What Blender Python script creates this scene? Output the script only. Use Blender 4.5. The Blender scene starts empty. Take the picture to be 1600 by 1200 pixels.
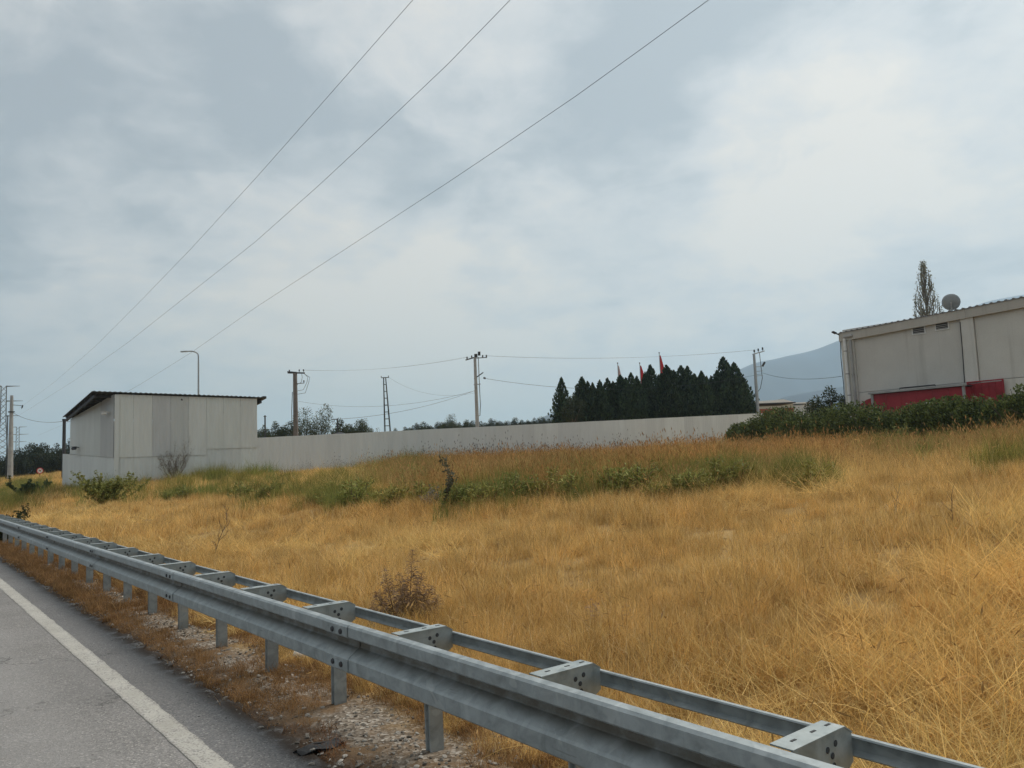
import bpy, math, random
import numpy as np
from mathutils import Vector, Matrix

# ------------------------------------------------------------------ camera, world, sun, exposure
S = bpy.context.scene
COL = S.collection
FPX, CAM_H = 1220.0, 1.79
ROLL = math.radians(2.3)
PITCH = math.atan(118.0 / FPX * math.cos(ROLL))
Fv = Vector((0, math.cos(PITCH), math.sin(PITCH)))
R0, U0 = Vector((1, 0, 0)), Vector((0, -math.sin(PITCH), math.cos(PITCH)))
Rv = math.cos(ROLL) * R0 - math.sin(ROLL) * U0
Uv = math.sin(ROLL) * R0 + math.cos(ROLL) * U0
EYE = Vector((0, 0, CAM_H))

cam_d = bpy.data.cameras.new('camera')
cam = bpy.data.objects.new('camera', cam_d)
COL.objects.link(cam)
cam.matrix_world = Matrix(((Rv.x, Uv.x, -Fv.x, EYE.x), (Rv.y, Uv.y, -Fv.y, EYE.y), (Rv.z, Uv.z, -Fv.z, EYE.z), (0, 0, 0, 1)))
cam_d.sensor_width = 36.0
cam_d.lens = FPX / 1600.0 * 36.0
cam_d.clip_start, cam_d.clip_end = 0.05, 40000.0
S.camera = cam

SUN_EL, SUN_AZ = math.radians(56), math.radians(42)      # azimuth clockwise from +Y
sun_d = bpy.data.lights.new('sun', 'SUN')
sun_d.energy, sun_d.angle, sun_d.color = 1.5, math.radians(15), (1.0, 0.95, 0.87)
sun = bpy.data.objects.new('sun', sun_d)
COL.objects.link(sun)
sdir = Vector((math.sin(SUN_AZ) * math.cos(SUN_EL), math.cos(SUN_AZ) * math.cos(SUN_EL), math.sin(SUN_EL)))
sun.rotation_euler = sdir.to_track_quat('Z', 'Y').to_euler()

S.view_settings.view_transform = 'Standard'
S.view_settings.look = 'None'
S.view_settings.gamma = 1.0
S.view_settings.exposure = 0.75
S.view_settings.use_curve_mapping = False
S.cycles.use_denoising = True
S.cycles.max_bounces = 5
S.cycles.volume_bounces = 4
S.cycles.transparent_max_bounces = 8


def ray(x, y):
    return Fv + Rv * ((x - 800) / FPX) - Uv * ((y - 600) / FPX)


def at(x, y, Y):
    d = ray(x, y)
    return EYE + d * (Y / d.y)


class NT:
    """small helper to write node trees"""
    def __init__(s, tree):
        s.t = tree
        s.n = tree.nodes
        s.l = tree.links

    def node(s, typ, props=None, **ins):
        n = s.n.new(typ)
        for k, v in (props or {}).items():
            setattr(n, k, v)
        for k, v in ins.items():
            s.put(n.inputs[int(k[1:])] if k[0] == 'i' and k[1:].isdigit() else n.inputs[k.replace('_', ' ')], v)
        return n

    def put(s, sock, v):
        if isinstance(v, bpy.types.NodeSocket):
            s.l.new(v, sock)
        else:
            sock.default_value = v

    def math(s, op, a, b=0.0, c=0.0, clamp=False):
        n = s.n.new('ShaderNodeMath')
        n.operation = op
        n.use_clamp = clamp
        for i, v in enumerate((a, b, c)):
            s.put(n.inputs[i], v)
        return n.outputs[0]

    def vmath(s, op, a, b=(0, 0, 0)):
        n = s.n.new('ShaderNodeVectorMath')
        n.operation = op
        s.put(n.inputs[0], a)
        s.put(n.inputs[1], b)
        return n.outputs['Value'] if op == 'DOT_PRODUCT' else n.outputs[0]

    def noise(s, vec, scale, detail=4.0, rough=0.55, dist=0.0, col=False):
        n = s.node('ShaderNodeTexNoise')
        if vec is not None:
            s.put(n.inputs['Vector'], vec)
        n.inputs['Scale'].default_value = scale
        n.inputs['Detail'].default_value = detail
        n.inputs['Roughness'].default_value = rough
        n.inputs['Distortion'].default_value = dist
        return n.outputs['Color' if col else 'Fac']

    def ramp(s, fac, stops, interp='LINEAR'):
        n = s.n.new('ShaderNodeValToRGB')
        n.color_ramp.interpolation = interp
        el = n.color_ramp.elements
        while len(el) < len(stops):
            el.new(0.5)
        for e, (p, c) in zip(el, stops):
            e.position = p
            e.color = (*c, 1) if len(c) == 3 else c
        s.put(n.inputs[0], fac)
        return n.outputs[0]

    def mix(s, fac, a, b, blend='MIX'):
        n = s.n.new('ShaderNodeMix')
        n.data_type = 'RGBA'
        n.blend_type = blend
        s.put(n.inputs[0], fac)
        for k, v in ((6, a), (7, b)):
            if isinstance(v, tuple) and len(v) == 3:
                v = (*v, 1)
            s.put(n.inputs[k], v)
        return n.outputs[2]

    def maprange(s, v, a, b, c=0.0, d=1.0, smooth=True):
        n = s.n.new('ShaderNodeMapRange')
        n.interpolation_type = 'SMOOTHSTEP' if smooth else 'LINEAR'
        for i, x in enumerate((v, a, b, c, d)):
            s.put(n.inputs[i], x)
        return n.outputs[0]


world = bpy.data.worlds.new('World')
S.world = world
world.use_nodes = True
w = NT(world.node_tree)
w.n.clear()
wout = w.node('ShaderNodeOutputWorld')
bg = w.node('ShaderNodeBackground')
w.l.new(bg.outputs[0], wout.inputs[0])
sky = w.node('ShaderNodeTexSky', {'sky_type': 'NISHITA', 'sun_disc': False, 'sun_elevation': SUN_EL, 'sun_rotation': SUN_AZ, 'air_density': 1.5, 'dust_density': 3.0})
tc = w.node('ShaderNodeTexCoord')
dirv = tc.outputs['Generated']
sep = w.node('ShaderNodeSeparateXYZ')
w.l.new(dirv, sep.inputs[0])
zz = w.math('MAXIMUM', w.math('ADD', sep.outputs[2], 0.22), 0.1)
plane = w.node('ShaderNodeCombineXYZ')
w.put(plane.inputs[0], w.math('DIVIDE', sep.outputs[0], zz))
w.put(plane.inputs[1], w.math('DIVIDE', sep.outputs[1], zz))
pl = plane.outputs[0]
warp = w.noise(pl, 1.6, 4.0, 0.55, col=True)
warped = w.vmath('ADD', dirv, w.vmath('SCALE', w.vmath('SUBTRACT', warp, (0.5, 0.5, 0.5))))
for n_ in w.n:
    if n_.type == 'VECT_MATH' and n_.operation == 'SCALE':
        n_.inputs['Scale'].default_value = 0.34
warped = w.vmath('NORMALIZE', warped)
n1 = w.noise(pl, 1.7, 6.0, 0.55, 0.5)
n2 = w.noise(pl, 4.6, 6.0, 0.6, 0.4)
n3 = w.noise(pl, 12.0, 5.0, 0.6, 0.3)
cloud = w.math('ADD', w.math('MULTIPLY', w.math('SUBTRACT', n1, 0.5), 1.0), w.math('MULTIPLY', w.math('SUBTRACT', n2, 0.5), 0.6))
cloud = w.math('ADD', cloud, w.math('MULTIPLY', w.math('SUBTRACT', n3, 0.5), 0.34))
n4 = w.noise(w.vmath('MULTIPLY', warped, (1.0, 1.0, 1.7)), 5.5, 7.0, 0.6, 0.5)
cloud = w.math('ADD', cloud, w.math('MULTIPLY', w.math('SUBTRACT', n4, 0.5), 0.95))
cloud = w.math('ADD', cloud, 0.52)
# cloud banks seen in the photographed part of the sky: (pixel x, y, angular radius in degrees, weight)
for bx, by, br, bw in ((270, 70, 10, -.30), (540, 180, 8, -.20), (60, 420, 11, -.34), (820, 250, 11, -.24), (1110, 90, 10, -.24), (1000, 200, 8, -.14),
                       (640, 30, 10, .20), (400, 260, 9, .05), (190, 345, 5, .28), (1240, 270, 8, .32), (1010, 330, 9, .20), (1500, 120, 14, .02), (1500, 330, 14, .03),
                       (620, 480, 10, .14), (850, 350, 5, .12), (680, 570, 9, .20), (900, 440, 9, -.10), (1050, 530, 9, -.06), (60, 40, 9, .14), (60, 520, 8, .06), (480, 610, 12, .16), (800, 600, 13, .22), (1080, 560, 12, .10), (250, 570, 10, .10), (1300, 420, 14, .12), (30, 640, 9, .10)):
    d_ = ray(bx, by).normalized()
    dp = w.vmath('DOT_PRODUCT', warped, tuple(d_))
    g_ = w.maprange(dp, math.cos(math.radians(br * 1.35)), 1.0, 0.0, bw)
    cloud = w.math('ADD', cloud, g_)
cloud = w.math('ADD', w.math('MULTIPLY', w.math('SUBTRACT', cloud, 0.5), 1.4), 0.45)
ccol = w.ramp(cloud, [(0.0, (0.222, 0.240, 0.252)), (0.27, (0.282, 0.295, 0.300)), (0.48, (0.350, 0.354, 0.350)), (0.66, (0.398, 0.391, 0.375)), (0.84, (0.445, 0.420, 0.382)), (1.0, (0.49, 0.45, 0.395))])
skyd = w.mix(1.0, sky.outputs[0], (0.10, 0.10, 0.10), 'MULTIPLY')
skyc = w.mix(0.95, skyd, ccol)
w.l.new(skyc, bg.inputs[0])
bg.inputs[1].default_value = 1.0

# ------------------------------------------------------------------ helpers
rnd = random.Random(7)
NR = np.random.default_rng(11)
RA = math.radians(-38.8)
SA, CA = math.sin(RA), math.cos(RA)          # rail frame: u along the road, v to its right


def uv(x, y):
    return x * SA + y * CA, x * CA - y * SA


def xy(u, v):
    return u * SA + v * CA, u * CA - v * SA


def sst(x, a, b):
    t = np.clip((x - a) / (b - a), 0, 1)
    return t * t * (3 - 2 * t)


def hills(x, y):
    return (0.5 * np.sin(x * 0.9 + 1.3 * np.sin(y * 0.7)) + 0.5 * np.sin(y * 1.1 + 1.7 * np.sin(x * 0.53 + 2)) + 0.35 * np.sin(2.3 * x + 1.9 * y)) / 1.35


def ground_z(x, y):
    """height of the open ground (numpy or floats)"""
    x = np.asarray(x, float)
    y = np.asarray(y, float)
    u, v = uv(x, y)
    rise = 1.5 * (1 - np.exp(-(np.maximum(v - 2.95, 0) / 8.0) ** 1.3)) + 0.35 * sst(v, 38, 62)
    rise = rise + 0.85 * np.clip((u - 25) / 65, 0, 1) * sst(v, 4, 9) * (1 - 0.9 * sst(v, 11, 18) * (1 - sst(u, 50, 80)))
    dip = 0.5 * np.exp(-(((x - 25) / 7.0) ** 2 + ((y - 38) / 7.0) ** 2))
    far = sst(np.hypot(x, y), 110, 400)
    g = (rise - dip) * (1 - far) + 1.55 * far
    g = g + 0.07 * hills(x, y) * sst(v, 3.5, 7) + 0.012 * hills(x * 5, y * 5) * sst(v, 2.3, 2.6)
    road = 1 - sst(v, 2.05, 2.30)
    left = 1 - sst(v, -9.5, -8.5)
    g = g * (1 - road) - 0.05 * road
    return np.where(v < -8.5, -0.05 + 0.5 * sst(-v, 8.5, 30) + far * 1.0 * left, g)


def gz(x, y):
    return float(ground_z(x, y))


def hit(px, py, up=0.0):
    """where the ray through a pixel of the photograph meets the ground (or a height above it)"""
    d = ray(px, py)
    t0, t = 1.0, 1.0
    while t < 400:
        p = EYE + d * t
        if p.z < gz(p.x, p.y) + up:
            break
        t0, t = t, t * 1.01 + 0.02
    for _ in range(30):
        m = (t0 + t) / 2
        p = EYE + d * m
        if p.z < gz(p.x, p.y) + up:
            t = m
        else:
            t0 = m
    return EYE + d * t


def mesh(name, verts, faces, mat=None, smooth=False):
    me = bpy.data.meshes.new(name)
    me.from_pydata([tuple(v) for v in verts], [], faces)
    if mat:
        me.materials.append(mat)
    if smooth:
        me.polygons.foreach_set('use_smooth', [True] * len(me.polygons))
    me.update()
    return me


def put(name, me, parent=None, loc=(0, 0, 0), rot=(0, 0, 0), scale=(1, 1, 1)):
    o = bpy.data.objects.new(name, me)
    COL.objects.link(o)
    o.location, o.rotation_euler, o.scale = loc, rot, scale
    if parent is not None:
        o.parent = parent
    return o


def tag(o, label, cat, group=None, kind=None):
    o['label'], o['category'] = label, cat
    if group:
        o['group'] = group
    if kind:
        o['kind'] = kind
    return o


def thing(name, label, cat, loc=(0, 0, 0), rz=0.0, group=None):
    return tag(put(name, None, None, loc, (0, 0, rz)), label, cat, group)


class MB:
    def __init__(s):
        s.v, s.f = [], []

    def add(s, vs, fs):
        b = len(s.v)
        s.v += [tuple(p) for p in vs]
        s.f += [tuple(i + b for i in f) for f in fs]
        return s

    def box(s, c, size, rz=0.0, M=None):
        hx, hy, hz = size[0] / 2, size[1] / 2, size[2] / 2
        vs = [Vector((a * hx, b * hy, d * hz)) for a in (-1, 1) for b in (-1, 1) for d in (-1, 1)]
        if M is None:
            M = Matrix.Rotation(rz, 3, 'Z')
        vs = [M @ p + Vector(c) for p in vs]
        return s.add(vs, [(0, 1, 3, 2), (4, 6, 7, 5), (0, 4, 5, 1), (2, 3, 7, 6), (0, 2, 6, 4), (1, 5, 7, 3)])

    def bar(s, a, b, wd, ht, up=(0, 0, 1)):
        a, b = Vector(a), Vector(b)
        d = (b - a)
        L = d.length
        d.normalize()
        x = d.cross(Vector(up))
        if x.length < 1e-5:
            x = Vector((1, 0, 0))
        x.normalize()
        z = x.cross(d)
        M = Matrix((x, d, z)).transposed()
        return s.box((a + b) / 2, (wd, L, ht), M=M)

    def tube(s, pts, rad, n=8, cap=True):
        pts = [Vector(p) for p in pts]
        if not isinstance(rad, (list, tuple)):
            rad = [rad] * len(pts)
        base = len(s.v)
        prev = None
        for i, p in enumerate(pts):
            d = (pts[min(i + 1, len(pts) - 1)] - pts[max(i - 1, 0)])
            if d.length < 1e-9:
                d = Vector((0, 0, 1))
            d.normalize()
            if prev is None:
                x = d.orthogonal().normalized()
            else:
                x = (prev - d * prev.dot(d))
                x = x.normalized() if x.length > 1e-6 else d.orthogonal().normalized()
            prev = x
            y = d.cross(x)
            for k in range(n):
                a = 2 * math.pi * k / n
                s.v.append(tuple(p + (x * math.cos(a) + y * math.sin(a)) * rad[i]))
        for i in range(len(pts) - 1):
            for k in range(n):
                a, b = base + i * n + k, base + i * n + (k + 1) % n
                s.f.append((a, b, b + n, a + n))
        if cap:
            s.f.append(tuple(base + k for k in reversed(range(n))))
            s.f.append(tuple(base + (len(pts) - 1) * n + k for k in range(n)))
        return s

    def extrude(s, prof, a, b, closed=True):
        """profile: list of (offset sideways, height); extruded from point a to b, both given with the sideways unit vector"""
        (pa, sa_), (pb, sb_) = a, b
        n = len(prof)
        va = [Vector(pa) + Vector(sa_) * o + Vector((0, 0, h)) for o, h in prof]
        vb = [Vector(pb) + Vector(sb_) * o + Vector((0, 0, h)) for o, h in prof]
        fs = [(i, (i + 1) % n, n + (i + 1) % n, n + i) for i in range(n if closed else n - 1)]
        if closed:
            fs += [tuple(reversed(range(n))), tuple(range(n, 2 * n))]
        return s.add(va + vb, fs)

    def lathe(s, prof, c=(0, 0, 0), n=16, M=None):
        base = len(s.v)
        M = M or Matrix.Identity(3)
        for r, h in prof:
            for k in range(n):
                a = 2 * math.pi * k / n
                s.v.append(tuple(M @ Vector((r * math.cos(a), r * math.sin(a), h)) + Vector(c)))
        for i in range(len(prof) - 1):
            for k in range(n):
                a, b = base + i * n + k, base + i * n + (k + 1) % n
                s.f.append((a, b, b + n, a + n))
        return s

    def mesh(s, name, mat=None, smooth=False):
        return mesh(name, s.v, s.f, mat, smooth)

    def put(s, name, mat=None, parent=None, smooth=False, loc=(0, 0, 0)):
        return put(name, s.mesh(name, mat, smooth), parent, loc)


# ------------------------------------------------------------------ materials
def material(name, rough=0.85, metal=0.0, spec=0.3):
    m = bpy.data.materials.new(name)
    m.use_nodes = True
    t = NT(m.node_tree)
    p = t.n['Principled BSDF']
    p.inputs['Roughness'].default_value = rough
    p.inputs['Metallic'].default_value = metal
    p.inputs['Specular IOR Level'].default_value = spec
    return m, t, p


def geo_pos(t):
    return t.node('ShaderNodeNewGeometry').outputs['Position']


def obj_pos(t):
    return t.node('ShaderNodeTexCoord').outputs['Object']


def plain(name, col, rough=0.8, metal=0.0, var=0.12, scale=3.0, spec=0.3, bump=0.0, objcol=False):
    m, t, p = material(name, rough, metal, spec)
    pos = geo_pos(t)
    n = t.noise(pos, scale, 6.0, 0.6)
    lo, hi = tuple(c * (1 - var) for c in col), tuple(min(1, c * (1 + var)) for c in col)
    c = t.ramp(n, [(0.3, lo), (0.7, hi)])
    if objcol:
        c = t.mix(1.0, c, t.node('ShaderNodeObjectInfo').outputs['Color'], 'MULTIPLY')
    t.put(p.inputs['Base Color'], c)
    if bump:
        b = t.node('ShaderNodeBump', Strength=bump, Distance=0.01)
        t.put(b.inputs['Height'], t.noise(pos, scale * 8, 5.0, 0.6))
        t.put(p.inputs['Normal'], b.outputs[0])
    return m


def m_galv(name, dirt_shade=False, base=(0.22, 0.25, 0.255), light=(0.37, 0.405, 0.41)):
    m, t, p = material(name, 0.55, 0.45, 0.4)
    pos = geo_pos(t)
    n = t.noise(pos, 9.0, 6.0, 0.65, 0.6)
    sp = t.node('ShaderNodeTexVoronoi', Scale=60.0)
    t.put(sp.inputs['Vector'], pos)
    c = t.ramp(n, [(0.32, base), (0.62, light)])
    # streaks running down
    sc = t.vmath('MULTIPLY', pos, (30.0, 30.0, 2.5))
    st = t.noise(sc, 1.0, 4.0, 0.6)
    c = t.mix(t.maprange(st, 0.55, 0.8, 0.0, 0.35), c, (0.22, 0.22, 0.2))
    gr = t.noise(pos, 1.3, 5.0, 0.7)
    c = t.mix(t.maprange(gr, 0.55, 0.75, 0.0, 0.3), c, (0.27, 0.25, 0.20))
    pt = t.noise(pos, 3.7, 3.0, 0.5, 1.2)
    c = t.mix(t.maprange(pt, 0.60, 0.66, 0.0, 0.45), c, (0.46, 0.49, 0.49))
    scr = t.noise(t.vmath('MULTIPLY', pos, (4.0, 4.0, 60.0)), 1.0, 3.0, 0.6)
    c = t.mix(t.maprange(scr, 0.66, 0.72, 0.0, 0.4), c, (0.12, 0.125, 0.12))
    if dirt_shade:
        # blotchy road dust plus painted-in shade, in the trough and under the lip
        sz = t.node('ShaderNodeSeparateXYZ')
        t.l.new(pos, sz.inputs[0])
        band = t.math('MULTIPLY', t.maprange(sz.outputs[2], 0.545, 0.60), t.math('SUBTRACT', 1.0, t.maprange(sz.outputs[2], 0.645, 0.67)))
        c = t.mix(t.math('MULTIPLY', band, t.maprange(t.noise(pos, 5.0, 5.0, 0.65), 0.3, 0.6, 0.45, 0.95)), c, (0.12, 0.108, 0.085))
    t.put(p.inputs['Base Color'], c)
    t.put(p.inputs['Roughness'], t.maprange(n, 0.3, 0.7, 0.45, 0.7))
    b = t.node('ShaderNodeBump', Strength=0.12, Distance=0.003)
    t.put(b.inputs['Height'], t.noise(pos, 45.0, 5.0, 0.7))
    t.put(p.inputs['Normal'], b.outputs[0])
    return m


def m_leaf(name, trans=0.25, mul=(1, 1, 1)):
    """leaf and blade colour: per-blade colour attribute times the tint its clump carries"""
    m, t, p = material(name, 0.75, 0.0, 0.15)
    a = t.node('ShaderNodeAttribute', {'attribute_type': 'GEOMETRY', 'attribute_name': 'bcol'})
    b = t.node('ShaderNodeAttribute', {'attribute_type': 'INSTANCER', 'attribute_name': 'tcol'})
    c = t.mix(1.0, a.outputs['Color'], b.outputs['Color'], 'MULTIPLY')
    t.put(p.inputs['Base Color'], c)
    tr = t.node('ShaderNodeBsdfTranslucent')
    t.put(tr.inputs['Color'], c)
    mx = t.node('ShaderNodeMixShader')
    mx.inputs[0].default_value = trans
    t.l.new(p.outputs[0], mx.inputs[1])
    t.l.new(tr.outputs[0], mx.inputs[2])
    t.l.new(mx.outputs[0], t.n['Material Output'].inputs[0])
    return m


def m_foliage(name, trans=0.2):
    m, t, p = material(name, 0.7, 0.0, 0.2)
    a = t.node('ShaderNodeAttribute', {'attribute_type': 'GEOMETRY', 'attribute_name': 'bcol'})
    c = t.mix(1.0, a.outputs['Color'], t.node('ShaderNodeObjectInfo').outputs['Color'], 'MULTIPLY')
    t.put(p.inputs['Base Color'], c)
    tr = t.node('ShaderNodeBsdfTranslucent')
    t.put(tr.inputs['Color'], c)
    mx = t.node('ShaderNodeMixShader')
    mx.inputs[0].default_value = trans
    t.l.new(p.outputs[0], mx.inputs[1])
    t.l.new(tr.outputs[0], mx.inputs[2])
    t.l.new(mx.outputs[0], t.n['Material Output'].inputs[0])
    return m


M_GALV = m_galv('galvanised_steel')
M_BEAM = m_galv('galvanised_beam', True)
M_GALV_L = m_galv('galvanised_steel_pale', False, (0.24, 0.275, 0.275), (0.38, 0.415, 0.41))
M_GRASS = m_leaf('dry_grass_blades', 0.3)
M_FOL = m_foliage('foliage')
M_BARK = plain('bark', (0.12, 0.09, 0.065), 0.9, var=0.3, scale=8)
M_TWIG = plain('dry_twigs', (0.16, 0.11, 0.075), 0.9, var=0.3, scale=20)
M_DARK = plain('dark_iron', (0.045, 0.045, 0.047), 0.6, var=0.2)
M_WIRE = plain('cable', (0.05, 0.052, 0.055), 0.6, var=0.1)
M_POLEC = plain('pole_concrete', (0.36, 0.355, 0.34), 0.9, var=0.2, scale=2.0)
M_POLEB = plain('pole_weathered', (0.16, 0.14, 0.125), 0.9, var=0.25, scale=3)
M_STEELP = plain('pole_steel', (0.33, 0.36, 0.38), 0.5, var=0.1)
M_WHITE = plain('white_paint', (0.72, 0.72, 0.69), 0.6, var=0.08)
M_RED = plain('red_paint', (0.31, 0.018, 0.026), 0.6, var=0.2, scale=1.2, spec=0.5)
M_REDF = plain('red_flag_cloth', (0.62, 0.03, 0.035), 0.8, var=0.1)
M_PALEF = plain('pale_flag_cloth', (0.68, 0.48, 0.45), 0.8, var=0.1)
M_RUST = plain('brick_red_wall', (0.34, 0.10, 0.055), 0.9, var=0.25, scale=2)
M_BLACK = plain('black_rubber', (0.025, 0.024, 0.024), 0.5, var=0.3, scale=15)


def m_concrete():
    m, t, p = material('building_concrete', 0.9, 0, 0.2)
    pos = geo_pos(t)
    n = t.noise(pos, 0.5, 6.0, 0.6)
    c = t.ramp(n, [(0.3, (0.56, 0.54, 0.495)), (0.7, (0.64, 0.62, 0.57))])
    st = t.noise(t.vmath('MULTIPLY', pos, (2.2, 2.2, 0.12)), 1.0, 5.0, 0.6)
    c = t.mix(t.maprange(st, 0.52, 0.75, 0.0, 0.35), c, (0.30, 0.28, 0.245))
    c = t.mix(t.maprange(t.noise(pos, 25, 3, 0.6), 0.4, 0.8, 0, 0.15), c, (0.2, 0.19, 0.18))
    c = t.mix(1.0, c, t.node('ShaderNodeObjectInfo').outputs['Color'], 'MULTIPLY')
    t.put(p.inputs['Base Color'], c)
    b = t.node('ShaderNodeBump', Strength=0.2, Distance=0.02)
    t.put(b.inputs['Height'], t.noise(pos, 12, 5.0, 0.6))
    t.put(p.inputs['Normal'], b.outputs[0])
    return m


def m_sheet():
    m, t, p = material('corrugated_sheet', 0.5, 0.0, 0.4)
    pos = geo_pos(t)
    n = t.noise(t.vmath('MULTIPLY', pos, (3.0, 3.0, 0.5)), 1.0, 5.0, 0.6)
    c = t.ramp(n, [(0.3, (0.61, 0.63, 0.61)), (0.7, (0.68, 0.70, 0.68))])
    st = t.noise(t.vmath('MULTIPLY', pos, (9.0, 9.0, 0.4)), 1.0, 4.0, 0.6)
    c = t.mix(t.maprange(st, 0.62, 0.9, 0.0, 0.25), c, (0.36, 0.35, 0.32))
    oi = t.node('ShaderNodeObjectInfo')
    c = t.mix(1.0, c, oi.outputs['Color'], 'MULTIPLY')
    c = t.mix(1.0, c, t.ramp(oi.outputs['Random'], [(0, (0.93, 0.93, 0.93)), (1, (1.04, 1.04, 1.03))]), 'MULTIPLY')
    t.put(p.inputs['Base Color'], c)
    return m


def m_asphalt():
    m, t, p = material('asphalt', 0.9, 0, 0.25)
    pos = geo_pos(t)
    v1 = t.node('ShaderNodeTexVoronoi', Scale=95.0)
    t.put(v1.inputs['Vector'], pos)
    grain = t.node('ShaderNodeSeparateColor')
    t.l.new(v1.outputs['Color'], grain.inputs[0])
    big = t.noise(pos, 0.7, 6.0, 0.65)
    c = t.ramp(big, [(0.3, (0.20, 0.190, 0.180)), (0.7, (0.27, 0.258, 0.246))])
    c = t.mix(0.5, c, t.ramp(grain.outputs[0], [(0.0, (0.25, 0.25, 0.25)), (0.5, (0.85, 0.85, 0.85)), (0.86, (1.1, 1.08, 1.05)), (1.0, (2.3, 2.25, 2.15))]), 'MULTIPLY')
    # chip-sealed shoulder is darker and bluish, wheel path worn paler
    sx = t.node('ShaderNodeSeparateXYZ')
    t.l.new(pos, sx.inputs[0])
    vv = t.math('SUBTRACT', t.math('MULTIPLY', sx.outputs[0], CA), t.math('MULTIPLY', sx.outputs[1], SA))
    wv = t.math('ADD', vv, t.math('MULTIPLY', t.math('SUBTRACT', t.noise(pos, 2.5, 4.0), 0.5), 0.12))
    sh = t.maprange(wv, 1.64, 1.70)
    c = t.mix(sh, c, t.mix(1.0, c, (0.72, 0.74, 0.77), 'MULTIPLY'))
    wp = t.math('MULTIPLY', t.maprange(wv, 0.35, 0.75), t.math('SUBTRACT', 1.0, t.maprange(wv, 0.9, 1.35)))
    c = t.mix(t.math('MULTIPLY', wp, 0.35), c, (0.30, 0.288, 0.275))
    cr = t.node('ShaderNodeTexVoronoi', {'feature': 'DISTANCE_TO_EDGE'}, Scale=0.55)
    t.put(cr.inputs['Vector'], t.vmath('ADD', pos, t.vmath('SUBTRACT', t.noise(pos, 2.2, 5.0, 0.6, col=True), (0.5, 0.5, 0.5))))
    c = t.mix(t.math('MULTIPLY', t.math('SUBTRACT', 1.0, t.maprange(cr.outputs['Distance'], 0.003, 0.010)), t.maprange(t.noise(pos, 0.8, 3.0), 0.45, 0.6, 0, 0.7)), c, (0.05, 0.048, 0.045))
    c = t.mix(t.maprange(t.noise(t.vmath('MULTIPLY', pos, (1, 1, 1)), 0.35, 3.0, 0.4), 0.55, 0.62, 0.0, 0.3), c, (0.15, 0.145, 0.14))
    # dark tar spots, rusty dirt at the very edge
    sp = t.noise(pos, 14.0, 2.0, 0.5)
    c = t.mix(t.maprange(sp, 0.72, 0.76), c, (0.03, 0.03, 0.03))
    ed = t.math('MULTIPLY', t.maprange(wv, 1.97, 2.13), t.maprange(t.noise(pos, 4.0, 5.0), 0.34, 0.5))
    c = t.mix(ed, c, (0.05, 0.036, 0.026))
    t.put(p.inputs['Base Color'], c)
    b = t.node('ShaderNodeBump', Strength=0.55, Distance=0.006)
    t.put(b.inputs['Height'], v1.outputs['Distance'])
    t.put(p.inputs['Normal'], b.outputs[0])
    return m


def m_paint():
    m, t, p = material('road_paint', 0.8, 0, 0.3)
    pos = geo_pos(t)
    v1 = t.node('ShaderNodeTexVoronoi', Scale=95.0)
    t.put(v1.inputs['Vector'], pos)
    grain = t.node('ShaderNodeSeparateColor')
    t.l.new(v1.outputs['Color'], grain.inputs[0])
    sx = t.node('ShaderNodeSeparateXYZ')
    t.l.new(pos, sx.inputs[0])
    vv = t.math('SUBTRACT', t.math('MULTIPLY', sx.outputs[0], CA), t.math('MULTIPLY', sx.outputs[1], SA))
    edge = t.math('ABSOLUTE', t.math('SUBTRACT', vv, 1.625))
    wear = t.math('ADD', t.math('ADD', t.math('MULTIPLY', t.noise(pos, 6.0, 6.0, 0.7), 0.9), t.math('MULTIPLY', grain.outputs[0], 0.42)), t.maprange(edge, 0.05, 0.105, 0.0, 0.32))
    paint = t.ramp(t.noise(pos, 3.0, 5.0, 0.65), [(0.3, (0.36, 0.342, 0.30)), (0.7, (0.50, 0.48, 0.43))])
    c = t.mix(t.maprange(wear, 0.62, 0.95), paint, (0.22, 0.208, 0.195))
    t.put(p.inputs['Base Color'], c)
    b = t.node('ShaderNodeBump', Strength=0.4, Distance=0.004)
    t.put(b.inputs['Height'], v1.outputs['Distance'])
    t.put(p.inputs['Normal'], b.outputs[0])
    return m


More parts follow.
